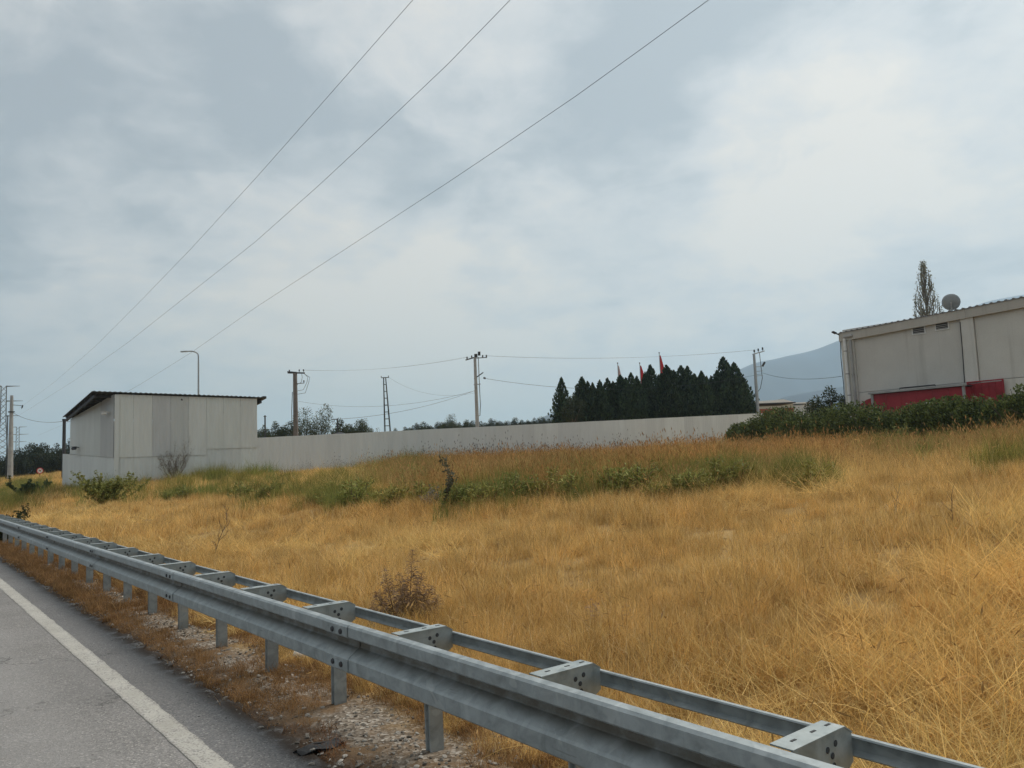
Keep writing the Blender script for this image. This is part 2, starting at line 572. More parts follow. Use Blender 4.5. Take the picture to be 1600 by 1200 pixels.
def m_ground():
    m, t, p = material('ground_soil', 0.95, 0, 0.1)
    pos = geo_pos(t)
    sx = t.node('ShaderNodeSeparateXYZ')
    t.l.new(pos, sx.inputs[0])
    vv = t.math('SUBTRACT', t.math('MULTIPLY', sx.outputs[0], CA), t.math('MULTIPLY', sx.outputs[1], SA))
    vo = t.node('ShaderNodeTexVoronoi', Scale=42.0)
    t.put(vo.inputs['Vector'], pos)
    vs = t.node('ShaderNodeSeparateColor')
    t.l.new(vo.outputs['Color'], vs.inputs[0])
    gravel = t.ramp(vs.outputs[0], [(0.0, (0.10, 0.078, 0.058)), (0.5, (0.205, 0.168, 0.13)), (0.85, (0.30, 0.255, 0.205)), (1.0, (0.45, 0.41, 0.355))])
    soil = t.ramp(t.noise(pos, 3.0, 6.0, 0.65), [(0.3, (0.26, 0.165, 0.07)), (0.7, (0.44, 0.295, 0.125))])
    gravel = t.mix(t.maprange(t.noise(pos, 2.2, 5.0, 0.6), 0.45, 0.62), gravel, (0.17, 0.11, 0.062))
    wv = t.math('ADD', vv, t.math('MULTIPLY', t.math('SUBTRACT', t.noise(pos, 1.5, 4.0), 0.5), 0.7))
    c = t.mix(t.maprange(wv, 2.75, 3.15), gravel, soil)
    dirt_shade = t.math('SUBTRACT', 1.0, t.maprange(wv, 2.2, 2.5))
    c = t.mix(t.math('MULTIPLY', dirt_shade, 0.9), c, (0.055, 0.036, 0.024))
    t.put(p.inputs['Base Color'], c)
    b = t.node('ShaderNodeBump', Strength=0.7, Distance=0.012)
    t.put(b.inputs['Height'], vo.outputs['Distance'])
    t.put(p.inputs['Normal'], b.outputs[0])
    return m


M_CONC = m_concrete()
M_SHEET = m_sheet()

# ------------------------------------------------------------------ ground, road, markings
us = np.unique(np.concatenate([-np.geomspace(12, 7000, 26)[::-1], np.arange(-12, 60, 0.8), np.arange(60, 140, 4), np.geomspace(140, 7000, 22)]))
vs_ = np.unique(np.concatenate([-np.geomspace(11, 7000, 24)[::-1], np.arange(-11, 1.9, 1.6), np.arange(1.9, 3.3, 0.1), np.arange(3.3, 12, 0.5), np.arange(12, 70, 1.2), np.geomspace(70, 7000, 26)]))
UU, VV = np.meshgrid(us, vs_, indexing='ij')
GX, GY = UU * SA + VV * CA, UU * CA - VV * SA
GZ = ground_z(GX, GY)
nu, nv = UU.shape
gv = np.stack([GX, GY, GZ], -1).reshape(-1, 3)
gf = [(i * nv + j, (i + 1) * nv + j, (i + 1) * nv + j + 1, i * nv + j + 1) for i in range(nu - 1) for j in range(nv - 1)]
ground = put('ground', mesh('ground', gv, [f[::-1] for f in gf], m_ground(), True))
ground['kind'] = 'structure'


def ribbon(name, v_in, v_out, z, mat, u0, u1, step, jit):
    un = np.concatenate([np.arange(u0, 45, step), np.geomspace(45, u1, 30)])
    vs, fs = [], []
    for i, u in enumerate(un):
        j0 = jit[0] * (rnd.random() - 0.5)
        j1 = jit[1] * (rnd.random() - 0.5)
        vs += [(*xy(u, v_in + j0), z), (*xy(u, v_out + j1), z)]
    for i in range(len(un) - 1):
        fs.append((2 * i, 2 * i + 1, 2 * i + 3, 2 * i + 2))
    o = put(name, mesh(name, vs, fs, mat))
    o['kind'] = 'structure'
    return o


ribbon('road', -8.3, 2.17, 0.0, m_asphalt(), -40, 900, 0.15, (0, 0.11))
M_PAINT = m_paint()
ribbon('road_edge_line', 1.54, 1.705, 0.004, M_PAINT, -40, 900, 0.12, (0.012, 0.018))
ribbon('road_edge_line', -5.72, -5.53, 0.004, M_PAINT, -40, 900, 0.4, (0.01, 0.01))

# ------------------------------------------------------------------ guardrail
R_DIR = Vector((SA, CA, 0))
R_N = Vector((CA, -SA, 0))
SP = 1.333
U_POST0 = 1.66


def rp(u, v, z):
    x, y = xy(u, v)
    return Vector((x, y, z))


rail = thing('guardrail', 'long galvanised steel crash barrier on posts along the road verge', 'guardrail', rp(8, 2.7, 0), 0)


def rput(mb, name, mat, parent=rail, smooth=False):
    o = mb.put(name, mat, None, smooth)
    o.parent = parent
    o.matrix_parent_inverse = Matrix.Translation(-Vector(rail.location)) if parent is rail else parent.matrix_parent_inverse
    return o


# W-beam: outline as a thin sheet. offsets are towards the road
def beam_profile():
    c = [(0.040, 0.754), (0.080, 0.749), (0.092, 0.736), (0.092, 0.676), (0.082, 0.666), (0.006, 0.640), (0.0, 0.630), (0.0, 0.602), (0.006, 0.592),
         (0.080, 0.540), (0.092, 0.528), (0.092, 0.452), (0.080, 0.441), (0.040, 0.436)]
    th = 0.005
    back = []
    for i, (o, h) in enumerate(c):
        a, b = c[max(i - 1, 0)], c[min(i + 1, len(c) - 1)]
        dx, dy = b[0] - a[0], b[1] - a[1]
        L = math.hypot(dx, dy)
        back.append((o + dy / L * th, h - dx / L * th))
    return c + back[::-1]


BP = beam_profile()
V_BACK = 2.492
SEC = 3 * SP
ub0 = U_POST0 + 2.25 * SP + 0.15 - 2 * SEC
hexm = MB().lathe([(0.0, 0.012), (0.015, 0.011), (0.019, 0.004), (0.019, 0.0)], n=8).mesh('bolt_head', M_DARK)
to_road = Matrix((R_DIR, Vector((0, 0, 1)), -R_N)).transposed()
bolts = []
for k in range(-1, 12):
    ua, ubb = ub0 + k * SEC, ub0 + (k + 1) * SEC + 0.30
    out = 0.0
    mb = MB()
    prof = BP
    # each length laps the one beyond it by 0.3 m and stands 6 mm proud there
    steps = [(ua, 0.006), (ua + 0.32, 0.006), (ua + 0.36, 0.0), (ubb, 0.0)]
    for (u_a, oa), (u_b, ob) in zip(steps[:-1], steps[1:]):
        mb.extrude(prof, (rp(u_a, V_BACK - oa, 0), -R_N), (rp(u_b, V_BACK - ob, 0), -R_N))
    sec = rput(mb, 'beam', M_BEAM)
    for (du, h) in ((0.09, 0.70), (0.21, 0.70), (0.09, 0.488), (0.21, 0.488)):
        bolts.append((sec, Matrix.Translation(rp(ua + du, V_BACK - 0.098, h)) @ to_road.to_4x4()))

# spacer arm: channel with wide top flange, holed web and short foot flange
def spacer_mesh():
    mb = MB()
    v0, v1 = 2.478, 2.872
    # local frame: x = along rail (u), y = across (v), z up
    rows = 9
    top, bot = [], []
    for i in range(rows):
        f = i / (rows - 1)
        v = v0 + (v1 - v0) * f
        zt = 0.752 - 0.030 * max(0, (f - 0.86) / 0.14) ** 2
        zb = 0.655 - 0.065 * min(1, f / 0.55) + 0.03 * max(0, (f - 0.85) / 0.15) ** 2
        top.append((v, zt))
        bot.append((v, zb))
    W = 0.047
    for i in range(rows - 1):
        (va, za), (vb, zb_) = top[i], top[i + 1]
        wa = W * (0.6 if i == 0 else 1)
        mb.add([(-W, va, za), (W, va, za), (W, vb, zb_), (-W, vb, zb_), (-W, va, za - .006), (W, va, za - .006), (W, vb, zb_ - .006), (-W, vb, zb_ - .006)],
               [(0, 1, 2, 3), (7, 6, 5, 4), (0, 4, 5, 1), (1, 5, 6, 2), (2, 6, 7, 3), (3, 7, 4, 0)])
        (ba, ya), (bb, yb) = bot[i], bot[i + 1]
        x0, x1 = -0.043, -0.037
        mb.add([(x0, va, za - .004), (x1, va, za - .004), (x1, vb, zb_ - .004), (x0, vb, zb_ - .004), (x0, va, ya), (x1, va, ya), (x1, vb, yb), (x0, vb, yb)],
               [(0, 1, 2, 3), (7, 6, 5, 4), (0, 4, 5, 1), (1, 5, 6, 2), (2, 6, 7, 3), (3, 7, 4, 0)])
        if i > 2:
            mb.add([(x0, va, ya), (W * .8, va, ya), (W * .8, vb, yb), (x0, vb, yb), (x0, va, ya - .006), (W * .8, va, ya - .006), (W * .8, vb, yb - .006), (x0, vb, yb - .006)],
                   [(0, 1, 2, 3), (7, 6, 5, 4), (0, 4, 5, 1), (1, 5, 6, 2), (2, 6, 7, 3), (3, 7, 4, 0)])
    return mb.mesh('spacer', M_GALV_L)


SPM = spacer_mesh()
# the visible side of the web faces the viewer (smaller u)
holem = MB().lathe([(0.0, 0.002), (0.009, 0.002), (0.012, 0.001), (0.0125, 0.0)], n=10).mesh('bolt_hole', plain('hole_shade', (0.055, 0.058, 0.06), 0.8))
slotm = MB().box((0, 0, 0), (0.010, 0.030, 0.003)).mesh('slot', M_BLACK)
postm = MB()
PO = [(-0.050, -0.028), (0.050, -0.028), (0.050, -0.018), (0.016, -0.012), (0.016, 0.012), (0.050, 0.018), (0.050, 0.028), (-0.050, 0.028), (-0.050, 0.018), (-0.02, 0.006), (-0.02, -0.006), (-0.050, -0.018)]
n_ = len(PO)
postm.add([(a, b, z) for z in (-0.45, 0.60) for a, b in PO], [(i, (i + 1) % n_, n_ + (i + 1) % n_, n_ + i) for i in range(n_)])
POM = postm.mesh('post', M_GALV)
FR = Matrix((R_DIR, R_N, Vector((0, 0, 1)))).transposed().to_4x4()      # local x=u, y=v
inv = Matrix.Translation(-Vector(rail.location))


def rail_piece(name, me, M, parent=rail):
    o = put(name, me, parent)
    if parent is rail:
        o.matrix_basis = inv @ M
    else:
        o.matrix_basis = M
    return o


for sec, M in bolts:
    rail_piece('bolt', hexm, M, sec)
for k in range(-1, 36):
    uu = U_POST0 + k * SP
    base = Matrix.Translation(Vector((*xy(uu, 0), 0))) @ FR
    s_ = rail_piece('spacer', SPM, base)
    for (dv, h) in ((2.70, 0.695), (2.755, 0.706), (2.73, 0.668), (2.735, 0.632)):
        rail_piece('bolt_hole', holem, Matrix.Translation((-0.044, dv, h)) @ Matrix.Rotation(-math.pi / 2, 4, 'Y'), s_)
    if k < 6:
        for dv in (2.56, 2.69, 2.79):
            rail_piece('slot', slotm, Matrix.Translation((0.004, dv, 0.7525)), s_)
    lean = Matrix.Rotation(rnd.uniform(-0.012, 0.012), 4, 'X') @ Matrix.Rotation(rnd.uniform(-0.012, 0.012), 4, 'Y')
    rail_piece('post', POM, Matrix.Translation(Vector((*xy(uu + 0.005, 2.745), 0.0))) @ FR @ Matrix.Rotation(math.pi / 2, 4, 'Z') @ lean)
RPROF = [(0.0, 0.700), (0.030, 0.704), (0.034, 0.698), (0.012, 0.688), (0.008, 0.648), (0.034, 0.634), (0.030, 0.628), (0.0, 0.632)]
for k in range(-1, 12):
    ua = ub0 + 0.9 + k * SEC
    mb = MB().extrude(RPROF, (rp(ua, 2.905, 0), -R_N), (rp(ua + SEC + 0.004, 2.905, 0), -R_N))
    rput(mb, 'rear_rail', M_GALV)

# ------------------------------------------------------------------ corrugated fence and shed
P0 = at(178, 752, 42.0)
P0 = Vector((P0.x, P0.y, 0))
FD = Vector((math.cos(math.radians(30)), math.sin(math.radians(30)), 0))
LD = Vector((-math.sin(math.radians(48)), math.cos(math.radians(48)), 0))
FNRM = Vector((FD.y, -FD.x, 0))      # towards the camera
LNRM = Vector((-LD.y, LD.x, 0))      # left side outwards
if LNRM.dot(-P0) < 0:
    LNRM = -LNRM


def on_wall(px, py, P=P0, D=FD, N=FNRM):
    d = ray(px, py)
    t = (P - EYE).dot(N) / d.dot(N)
    return EYE + d * t


def along(p, P=P0, D=FD):
    return (Vector((p.x, p.y, 0)) - P).dot(D)


def sheet_mesh(name, width, zb0, zb1, zt0, zt1, period=0.2, depth=0.011, mat=M_SHEET):
    """ribbed sheet: x along, y out (towards viewer), bottom and top heights at both ends"""
    xs, k = [], 0
    n = max(1, round(width / period))
    p = width / n
    for i in range(n):
        x = i * p
        xs += [(x, 0), (x + 0.46 * p, 0), (x + 0.60 * p, depth), (x + 0.88 * p, depth), (x + 0.999 * p, 0.0)]
    vs = []
    for x, y in xs:
        f = x / width
        vs += [(x, y, zb0 + (zb1 - zb0) * f), (x, y, zt0 + (zt1 - zt0) * f)]
    fs = [(2 * i, 2 * i + 2, 2 * i + 3, 2 * i + 1) for i in range(len(xs) - 1)]
    return mesh(name, vs, fs, mat)


def wall_frame(P, D, N):
    return Matrix.Translation(P) @ Matrix((D, N, Vector((0, 0, 1)))).transposed().to_4x4()


sr = on_wall(402, 684)
LEN_SHED = along(sr)
er = on_wall(1160, 647)
LEN_F = along(er) + 3.0
za, zb = sr.z, er.z
slope = (zb - za) / (along(er) - LEN_SHED)
fence = thing('fence', 'long low fence of pale grey ribbed metal sheets running uphill behind the tall grass', 'fence', sr - Vector((0, 0, sr.z)) + Vector((0, 0, gz(sr.x, sr.y))))
finv = Matrix.Translation(-Vector(fence.location))
n_sh = int((LEN_F - LEN_SHED) / 1.0)
fsh = sheet_mesh('sheet', 1.0, -3.1, -3.1 + slope, 0, slope)
for i in range(n_sh):
    s0 = LEN_SHED + i
    p = P0 + FD * s0
    o = put('sheet', fsh, fence)
    o.matrix_basis = finv @ wall_frame(Vector((p.x, p.y, za + slope * i + rnd.uniform(-.006, .006))), FD, FNRM)
    c = rnd.uniform(0.95, 1.02)
    o.color = (c, c, c, 1)
postfm = MB().box((0, 0, -1.5), (0.06, 0.06, 3.0)).mesh('post', M_GALV)
for i in range(0, n_sh + 1, 3):
    p = P0 + FD * (LEN_SHED + i + 0.05) - FNRM * 0.06
    o = put('post', postfm, fence)
    o.matrix_basis = finv @ wall_frame(Vector((p.x, p.y, za + slope * i - 0.08)), FD, FNRM)

shed = thing('shed', 'tall pale ribbed metal shed with a dark overhanging lean-to roof', 'shed', P0 + Vector((0, 0, gz(P0.x, P0.y))))
sinv = Matrix.Translation(-Vector(shed.location))


def shed_part(name, me, M, color=None, parent=shed):
    o = put(name, me, parent)
    o.matrix_basis = sinv @ M
    if color is not None:
        o.color = (*color, 1) if len(color) == 3 else color
    return o


zt_c, zt_r = on_wall(178, 616).z, on_wall(402, 623).z
seam_a, seam_b = on_wall(200, 713).z, on_wall(365, 699).z
NS = 8
SW = LEN_SHED / NS
tints = [(1.03, 1.03, 1.0), (1.03, 1.02, 0.99), (0.83, 0.82, 0.83), (0.80, 0.795, 0.79), (1.0, 1.0, 0.98), (0.97, 0.98, 0.96), (0.96, 0.97, 0.95), (1.02, 1.02, 1.0)]
for i in range(NS):
    f0, f1 = i / NS, (i + 1) / NS
    t0, t1 = zt_c + (zt_r - zt_c) * f0, zt_c + (zt_r - zt_c) * f1
    sm = seam_a if i < 5 else seam_b
    M = wall_frame(P0 + FD * (i * SW) + FNRM * 0.036, FD, FNRM)
    shed_part('wall_sheet', sheet_mesh('wall_sheet', SW - .008, sm - .05, sm - .05, t0, t1, 0.19), M, tints[i])
    M2 = wall_frame(P0 + FD * (i * SW), FD, FNRM)
    shed_part('wall_sheet', sheet_mesh('wall_sheet', SW - .004, -0.5, -0.5, sm, sm, 0.19), M2, (0.985, 0.995, 0.985))
# left side
def on_left(px, py):
    d = ray(px, py)
    t = (P0 - EYE).dot(LNRM) / d.dot(LNRM)
    return EYE + d * t


def lalong(p):
    return (Vector((p.x, p.y, 0)) - P0).dot(LD)


pe, pl_ = on_left(111, 655), on_left(98, 709)
LEN_L, LEN_L2 = lalong(pe), lalong(pl_)
zl0, zl1 = zt_c, pe.z
zlow0, zlow1 = on_left(176, 714).z, pl_.z
nl = 7
lw = LEN_L / nl
tl = [(0.80, 0.79, 0.79), (0.74, 0.73, 0.73), (0.93, 0.93, 0.9), (0.95, 0.95, 0.92), (0.95, 0.95, 0.92), (0.97, 0.97, 0.94), (0.92, 0.93, 0.93)]
for i in range(nl):
    f0, f1 = i / nl, (i + 1) / nl
    M = wall_frame(P0 + LD * (i * lw) + LNRM * 0.036, LD, LNRM)
    lo0, lo1 = zlow0 + (zlow1 - zlow0) * f0 - .05, zlow0 + (zlow1 - zlow0) * f1 - .05
    shed_part('wall_sheet', sheet_mesh('wall_sheet', lw - .008, lo0, lo1, zl0 + (zl1 - zl0) * f0, zl0 + (zl1 - zl0) * f1, 0.19), M, tl[i])
n2_ = 8
lw2 = LEN_L2 / n2_
for i in range(n2_):
    f0, f1 = i / n2_, (i + 1) / n2_
    M = wall_frame(P0 + LD * (i * lw2), LD, LNRM)
    shed_part('wall_sheet', sheet_mesh('wall_sheet', lw2 - .004, -0.5, -0.5, zlow0 + (zlow1 - zlow0) * f0, zlow0 + (zlow1 - zlow0) * f1, 0.19), M, (0.98, 0.985, 0.98))
# hidden back and right walls, corner flashing
PR = P0 + FD * LEN_SHED
PL = P0 + LD * LEN_L
PB = PR + LD * LEN_L
for a, b, z0_, z1_, nm in ((PR, PB, zt_r - .1, zl1 - .2, 'side_wall'), (PB, PL, zl1 - .2, zl1 - .1, 'rear_wall')):
    D_ = (b - a).normalized()
    N_ = Vector((D_.y, -D_.x, 0))
    shed_part(nm, sheet_mesh(nm, (b - a).length, -0.5, -0.5, z0_, z1_, 0.2), wall_frame(a, D_, N_), (1, 1, 1))
fl = MB().box((0, 0.045, (zt_c + 0.2) / 2), (0.22, 0.02, zt_c - 0.3))
shed_part('corner_flashing', fl.mesh('corner_flashing', M_SHEET), wall_frame(P0 + FD * 0.10 + FNRM * .03, FD, FNRM), (1.05, 1.05, 1.03))
# roof: corrugated slab with rafters
M_ROOF = plain('roof_dark_sheet', (0.055, 0.058, 0.055), 0.7, var=0.3, scale=2)
r_fl = on_wall(143, 612)                       # front left tip, in the plane of the front wall
r_fl = r_fl + FNRM * 0.18
r_fr = on_wall(413, 621.5) + FNRM * 0.18
r_bl = at(98, 651, PL.y + 0.4)
r_br = r_bl + (r_fr - r_fl)
n_r = 9
for i in range(n_r):
    a0, a1 = r_fl.lerp(r_fr, i / n_r), r_fl.lerp(r_fr, (i + 1) / n_r)
    b0, b1 = r_bl.lerp(r_br, i / n_r), r_bl.lerp(r_br, (i + 1) / n_r)
    mb = MB()
    m_ = 8
    prof = []
    for j in range(m_ + 1):
        f = j / m_
        prof.append((f, 0.035 * (j % 2) + rnd.uniform(0, .012)))
    vs = []
    for f, h in prof:
        for hh in (h, h - 0.05):
            vs.append(a0.lerp(a1, f) + Vector((0, 0, hh)))
            vs.append(b0.lerp(b1, f) + Vector((0, 0, hh)))
    fs = []
    for j in range(m_):
        q = 4 * j
        fs += [(q, q + 4, q + 5, q + 1), (q + 2, q + 3, q + 7, q + 6), (q, q + 2, q + 6, q + 4), (q + 1, q + 5, q + 7, q + 3)]
    fs += [(0, 1, 3, 2), (4 * m_, 4 * m_ + 2, 4 * m_ + 3, 4 * m_ + 1)]
    mb.add(vs, fs)
    shed_part('roof_sheet', mb.mesh('roof_sheet', M_ROOF), Matrix.Identity(4))
for i in range(6):
    f = (i + .5) / 6
    a, b = r_fl.lerp(r_bl, f) - Vector((0, 0, .12)), r_fr.lerp(r_br, f) - Vector((0, 0, .12))
    shed_part('purlin', MB().bar(a + (b - a) * 0.004, b - (b - a) * .004, 0.08, 0.12).mesh('purlin', M_DARK), Matrix.Identity(4))
for i in range(3):
    f = (0.02, 0.5, 0.98)[i]
    a, b = r_fl.lerp(r_fr, f) - Vector((0, 0, .22)), r_bl.lerp(r_br, f) - Vector((0, 0, .22))
    shed_part('rafter', MB().bar(a + (b - a) * .02, b - (b - a) * .01, 0.10, 0.16).mesh('rafter', M_DARK), Matrix.Identity(4))
g_ = MB().bar(r_fr - FNRM * 0.1 + Vector((0, 0, .02)), r_br + Vector((0, 0, .02)), 0.22, 0.14)
shed_part('gutter', g_.mesh('gutter', M_DARK), Matrix.Identity(4))

# cameras on the shed's side wall
def cctv(px, py, label, mat, flip):
    p = on_left(px, py)
    t = thing('security_camera', label, 'camera', p)
    MB().tube([(0, 0, 0), LNRM * 0.28, LNRM * 0.30 + Vector((0, 0, -.03))], 0.025, 6).put('bracket', mat, t)
    d = (LD if flip else -LD)
    c = LNRM * 0.32 + Vector((0, 0, -0.06))
    MB().tube([c - d * 0.22, c - d * .2, c + d * 0.2, c + d * .22], [0.05, 0.085, 0.085, 0.07], 10).put('housing', mat, t)
    MB().bar(c - d * 0.24 + Vector((0, 0, .1)), c + d * .3 + Vector((0, 0, .1)), 0.2, 0.02).put('sunshade', mat, t)
    return t


cctv(172, 644.5, 'white bullet camera high on the shed side wall under the roof', M_WHITE, True)
cctv(125, 699, 'dark bullet camera low on the shed side wall near its far edge', M_DARK, True)

# ------------------------------------------------------------------ concrete building on the right
B1 = at(1313, 521, 45.0)
B2 = at(1600, 465, 37.5)
BD = Vector((B2.x - B1.x, B2.y - B1.y, 0)).normalized()      # along the wall, towards the camera
BN = Vector((BD.y, -BD.x, 0))
if BN.dot(-B1) < 0:
    BN = -BN
BP0 = Vector((B1.x, B1.y, 0))


def on_b(px, py, off=0.0):
    d = ray(px, py)
    P = BP0 + BN * off
    t = (P - EYE).dot(BN) / d.dot(BN)
    return EYE + d * t


def bal(p):
    return (Vector((p.x, p.y, 0)) - BP0).dot(BD)


ztop0, ztop1 = B1.z, B2.z
L_B = bal(on_b(1600, 465)) + 11.0
tslope = (ztop1 - ztop0) / bal(on_b(1600, 465))
zbase = gz(B1.x, B1.y) - 1.2
bld = thing('concrete_building', 'grey precast concrete industrial hall with parapet beam and downpipes', 'building', (BP0.x, BP0.y, zbase))
binv = Matrix.Translation(-Vector(bld.location))
BF = wall_frame(BP0, BD, BN)


def bpart(mb_or_me, name, mat=None, color=(1, 1, 1), M=BF, parent=bld):
    me = mb_or_me.mesh(name, mat) if isinstance(mb_or_me, MB) else mb_or_me
    o = put(name, me, parent)
    o.matrix_basis = binv @ M if parent is bld else M
    o.color = (*color, 1)
    return o


def pz(px, py):
    return on_b(px, py).z


x_c1a, x_c1b = bal(on_b(1505, 560)), bal(on_b(1526, 560))
x_c0 = bal(on_b(1336, 560))
seam = on_b(1420, 606).z
bh = ztop0 - pz(1313, 534)


def ztp(x):
    return ztop0 + tslope * x


def quadbox(x0, x1, y0, y1, zf0, zf1):
    """box in the wall frame whose lower and upper faces follow functions of x"""
    vs = [(x, y, z(x)) for x in (x0, x1) for y in (y0, y1) for z in (zf0, zf1)]
    return MB().add(vs, [(0, 1, 3, 2), (4, 6, 7, 5), (0, 4, 5, 1), (2, 3, 7, 6), (0, 2, 6, 4), (1, 5, 7, 3)])


cz = lambda z: (lambda x: z)
bay = x_c1a - x_c0
x = x_c0
k = 0
cols = [(0.0, x_c0 - 0.02)]
xs_b = []
while x < L_B:
    x0, x1 = x, x + bay
    sh = [(0.97, 0.965, 0.955), (1.02, 1.02, 1.0), (0.98, 0.98, 0.97), (1, 1, 1)][k % 4]
    bpart(quadbox(x0, x1, -0.22, -0.10, cz(seam + .012), lambda t: ztp(t) - bh + .02), 'wall_panel', M_CONC, sh)
    bpart(quadbox(x0, x1, -0.22, -0.105, cz(zbase), cz(seam - .012)), 'wall_panel', M_CONC, tuple(c * 1.06 for c in sh))
    cols.append((x1 + 0.03, x1 + (x_c1b - x_c1a)))
    x = x1 + (x_c1b - x_c1a) + 0.03
    k += 1
for (a, b) in cols:
    bpart(quadbox(a, b, -0.3, 0.02, cz(zbase), lambda t: ztp(t) - bh + .01), 'column', M_CONC, (1.06, 1.06, 1.05))
# parapet beam in lengths
px0 = -0.06
for (a, b) in ((px0, x_c1b - .3), (x_c1b - .29, x_c1b + bay), (x_c1b + bay + .01, L_B + 2)):
    bpart(quadbox(a, b, -0.35, 0.10, lambda t: ztp(t) - bh, ztp), 'parapet_beam', M_CONC, (0.82, 0.80, 0.77))
# hidden body
bpart(MB().box((L_B / 2, -8.0, (zbase + ztop0 - bh) / 2 + .4), (L_B, 15.5, ztop0 - bh - zbase + .6)), 'rear_body', M_CONC)
rm = plain('roof_sheet_grey', (0.20, 0.20, 0.20), 0.6, var=0.2)
x = -0.1
while x < L_B + 2:
    mb = MB()
    w_ = 1.0
    for j in range(3):
        xa = x + j * w_ / 3
        xb = xa + w_ / 3
        z = lambda t: ztp(t) + 0.02
        prof = [(xa, 0), (xa + .12, 0), (xa + .16, 0.055), (xa + .24, 0.055), (xa + .28, 0), (xb, 0)]
        n_ = len(prof)
        mb.add([(p, y, ztp(p) + .015 + h) for y in (0.15, -15.5) for p, h in prof], [(i, i + 1, n_ + i + 1, n_ + i) for i in range(n_ - 1)])
        mb.add([(p, y, ztp(p) + h2) for y in (0.15,) for p, h in prof for h2 in (0.002, 0.015 + h)], [(2 * i, 2 * i + 1, 2 * i + 3, 2 * i + 2) for i in range(n_ - 1)])
    bpart(mb, 'roof_sheet', rm)
    x += w_
# vents
for px, py in ((1435.5, 516), (1472, 509)):
    p = on_b(px, py, -0.1)
    xa = bal(p)
    fr = MB()
    W_, H_ = 0.66, 0.40
    for (cx, czz, sx_, sz_) in ((0, H_ / 2, W_ + .06, .05), (0, -H_ / 2, W_ + .06, .05), (-W_ / 2, 0, .05, H_ - .05), (W_ / 2, 0, .05, H_ - .05)):
        fr.box((xa + cx, -0.082, p.z + czz), (sx_, 0.05, sz_))
    v = bpart(fr, 'vent', M_WHITE)
    bpart(MB().box((xa, -0.092, p.z), (W_ - .04, 0.012, H_ - .04)), 'vent_back', M_DARK, M=Matrix.Identity(4), parent=v)
    for j in range(4):
        bpart(MB().bar((xa - W_ / 2 + .03, -0.072, p.z - .14 + j * .092), (xa + W_ / 2 - .03, -0.072, p.z - .14 + j * .092), 0.05, 0.03), 'slat', M_POLEC, M=Matrix.Identity(4), parent=v)
# downpipes at the corner
for pa, pb, r in (((1319, 529), (1329, 640), 0.085), ((1328, 531), (1338, 640), 0.07)):
    a, b = on_b(*pa, 0.12), on_b(*pb, 0.12)
    A = BF.inverted() @ a
    B_ = BF.inverted() @ b
    o = bpart(MB().tube([A, B_, (B_.x, B_.y, zbase)], r, 10), 'downpipe', M_WHITE if r > .08 else M_POLEC)
    for f in (0.18, 0.5, 0.8):
        q = A.lerp(B_, f)
        bpart(MB().tube([q + Vector((0, 0, -.03)), q + Vector((0, 0, .03))], r + .018, 10), 'pipe_clamp', M_POLEC, M=Matrix.Identity(4), parent=o)
A = BF.inverted() @ on_b(1324, 526, 0.12)
bpart(MB().tube([A + Vector((-.2, 0, 0)), A + Vector((.3, 0, .02))], 0.09, 8), 'pipe_elbow', M_POLEC)
# dark conduit down the corner edge and one beside the column
for pts in (((1313, 526), (1314, 560), (1318, 600), (1320, 632)), ((1500, 503), (1504, 550), (1507, 598))):
    q = [BF.inverted() @ on_b(x_, y_, 0.03) for x_, y_ in pts]
    bpart(MB().tube(q, 0.022, 6), 'conduit', M_DARK)

lt = thing('wall_lamp', 'small dark lamp arm sticking out from the roof corner of the concrete building', 'lamp', on_b(1313, 524))
q = [Vector((0, 0, 0)), at(1306, 521, 44.9) - Vector(lt.location), at(1301, 518.5, 44.8) - Vector(lt.location)]
MB().tube(q[:2], 0.035, 6).put('arm', M_DARK, lt)
MB().bar(q[1], q[2], 0.16, 0.08).put('lamp_head', M_DARK, lt)

# satellite dish on the roof
dp = at(1486, 472, 40.4)
dish = thing('satellite_dish', 'grey satellite dish on a short mast at the roof edge', 'satellite dish', (dp.x, dp.y, ztp(bal(dp)) + .02))
c = dp - Vector(dish.location)
ax = (Vector((0.55, 0.78, 0.30))).normalized()
Mx = ax.to_track_quat('Z', 'Y').to_matrix()
prof = [(0.0, -0.10), (0.12, -0.095), (0.24, -0.07), (0.34, -0.035), (0.43, 0.005), (0.44, 0.0), (0.34, -0.045), (0.24, -0.082), (0.0, -0.112)]
MB().lathe(prof, c, 24, Mx).put('reflector', plain('dish_grey', (0.30, 0.32, 0.325), 0.6, var=0.1), dish, True)
MB().tube([(0, 0, -.15), (0, 0, c.z - .3), c - ax * 0.12], 0.04, 8).put('mast', M_POLEC, dish)
MB().tube([c + Mx @ Vector((0, -.38, -.01)), c + Mx @ Vector((0, -.1, .38))], 0.022, 6).put('feed_arm', M_POLEC, dish)
MB().tube([c + Mx @ Vector((0, -.13, .36)), c + Mx @ Vector((0, -.05, .44))], 0.05, 8).put('feed_horn', M_DARK, dish)

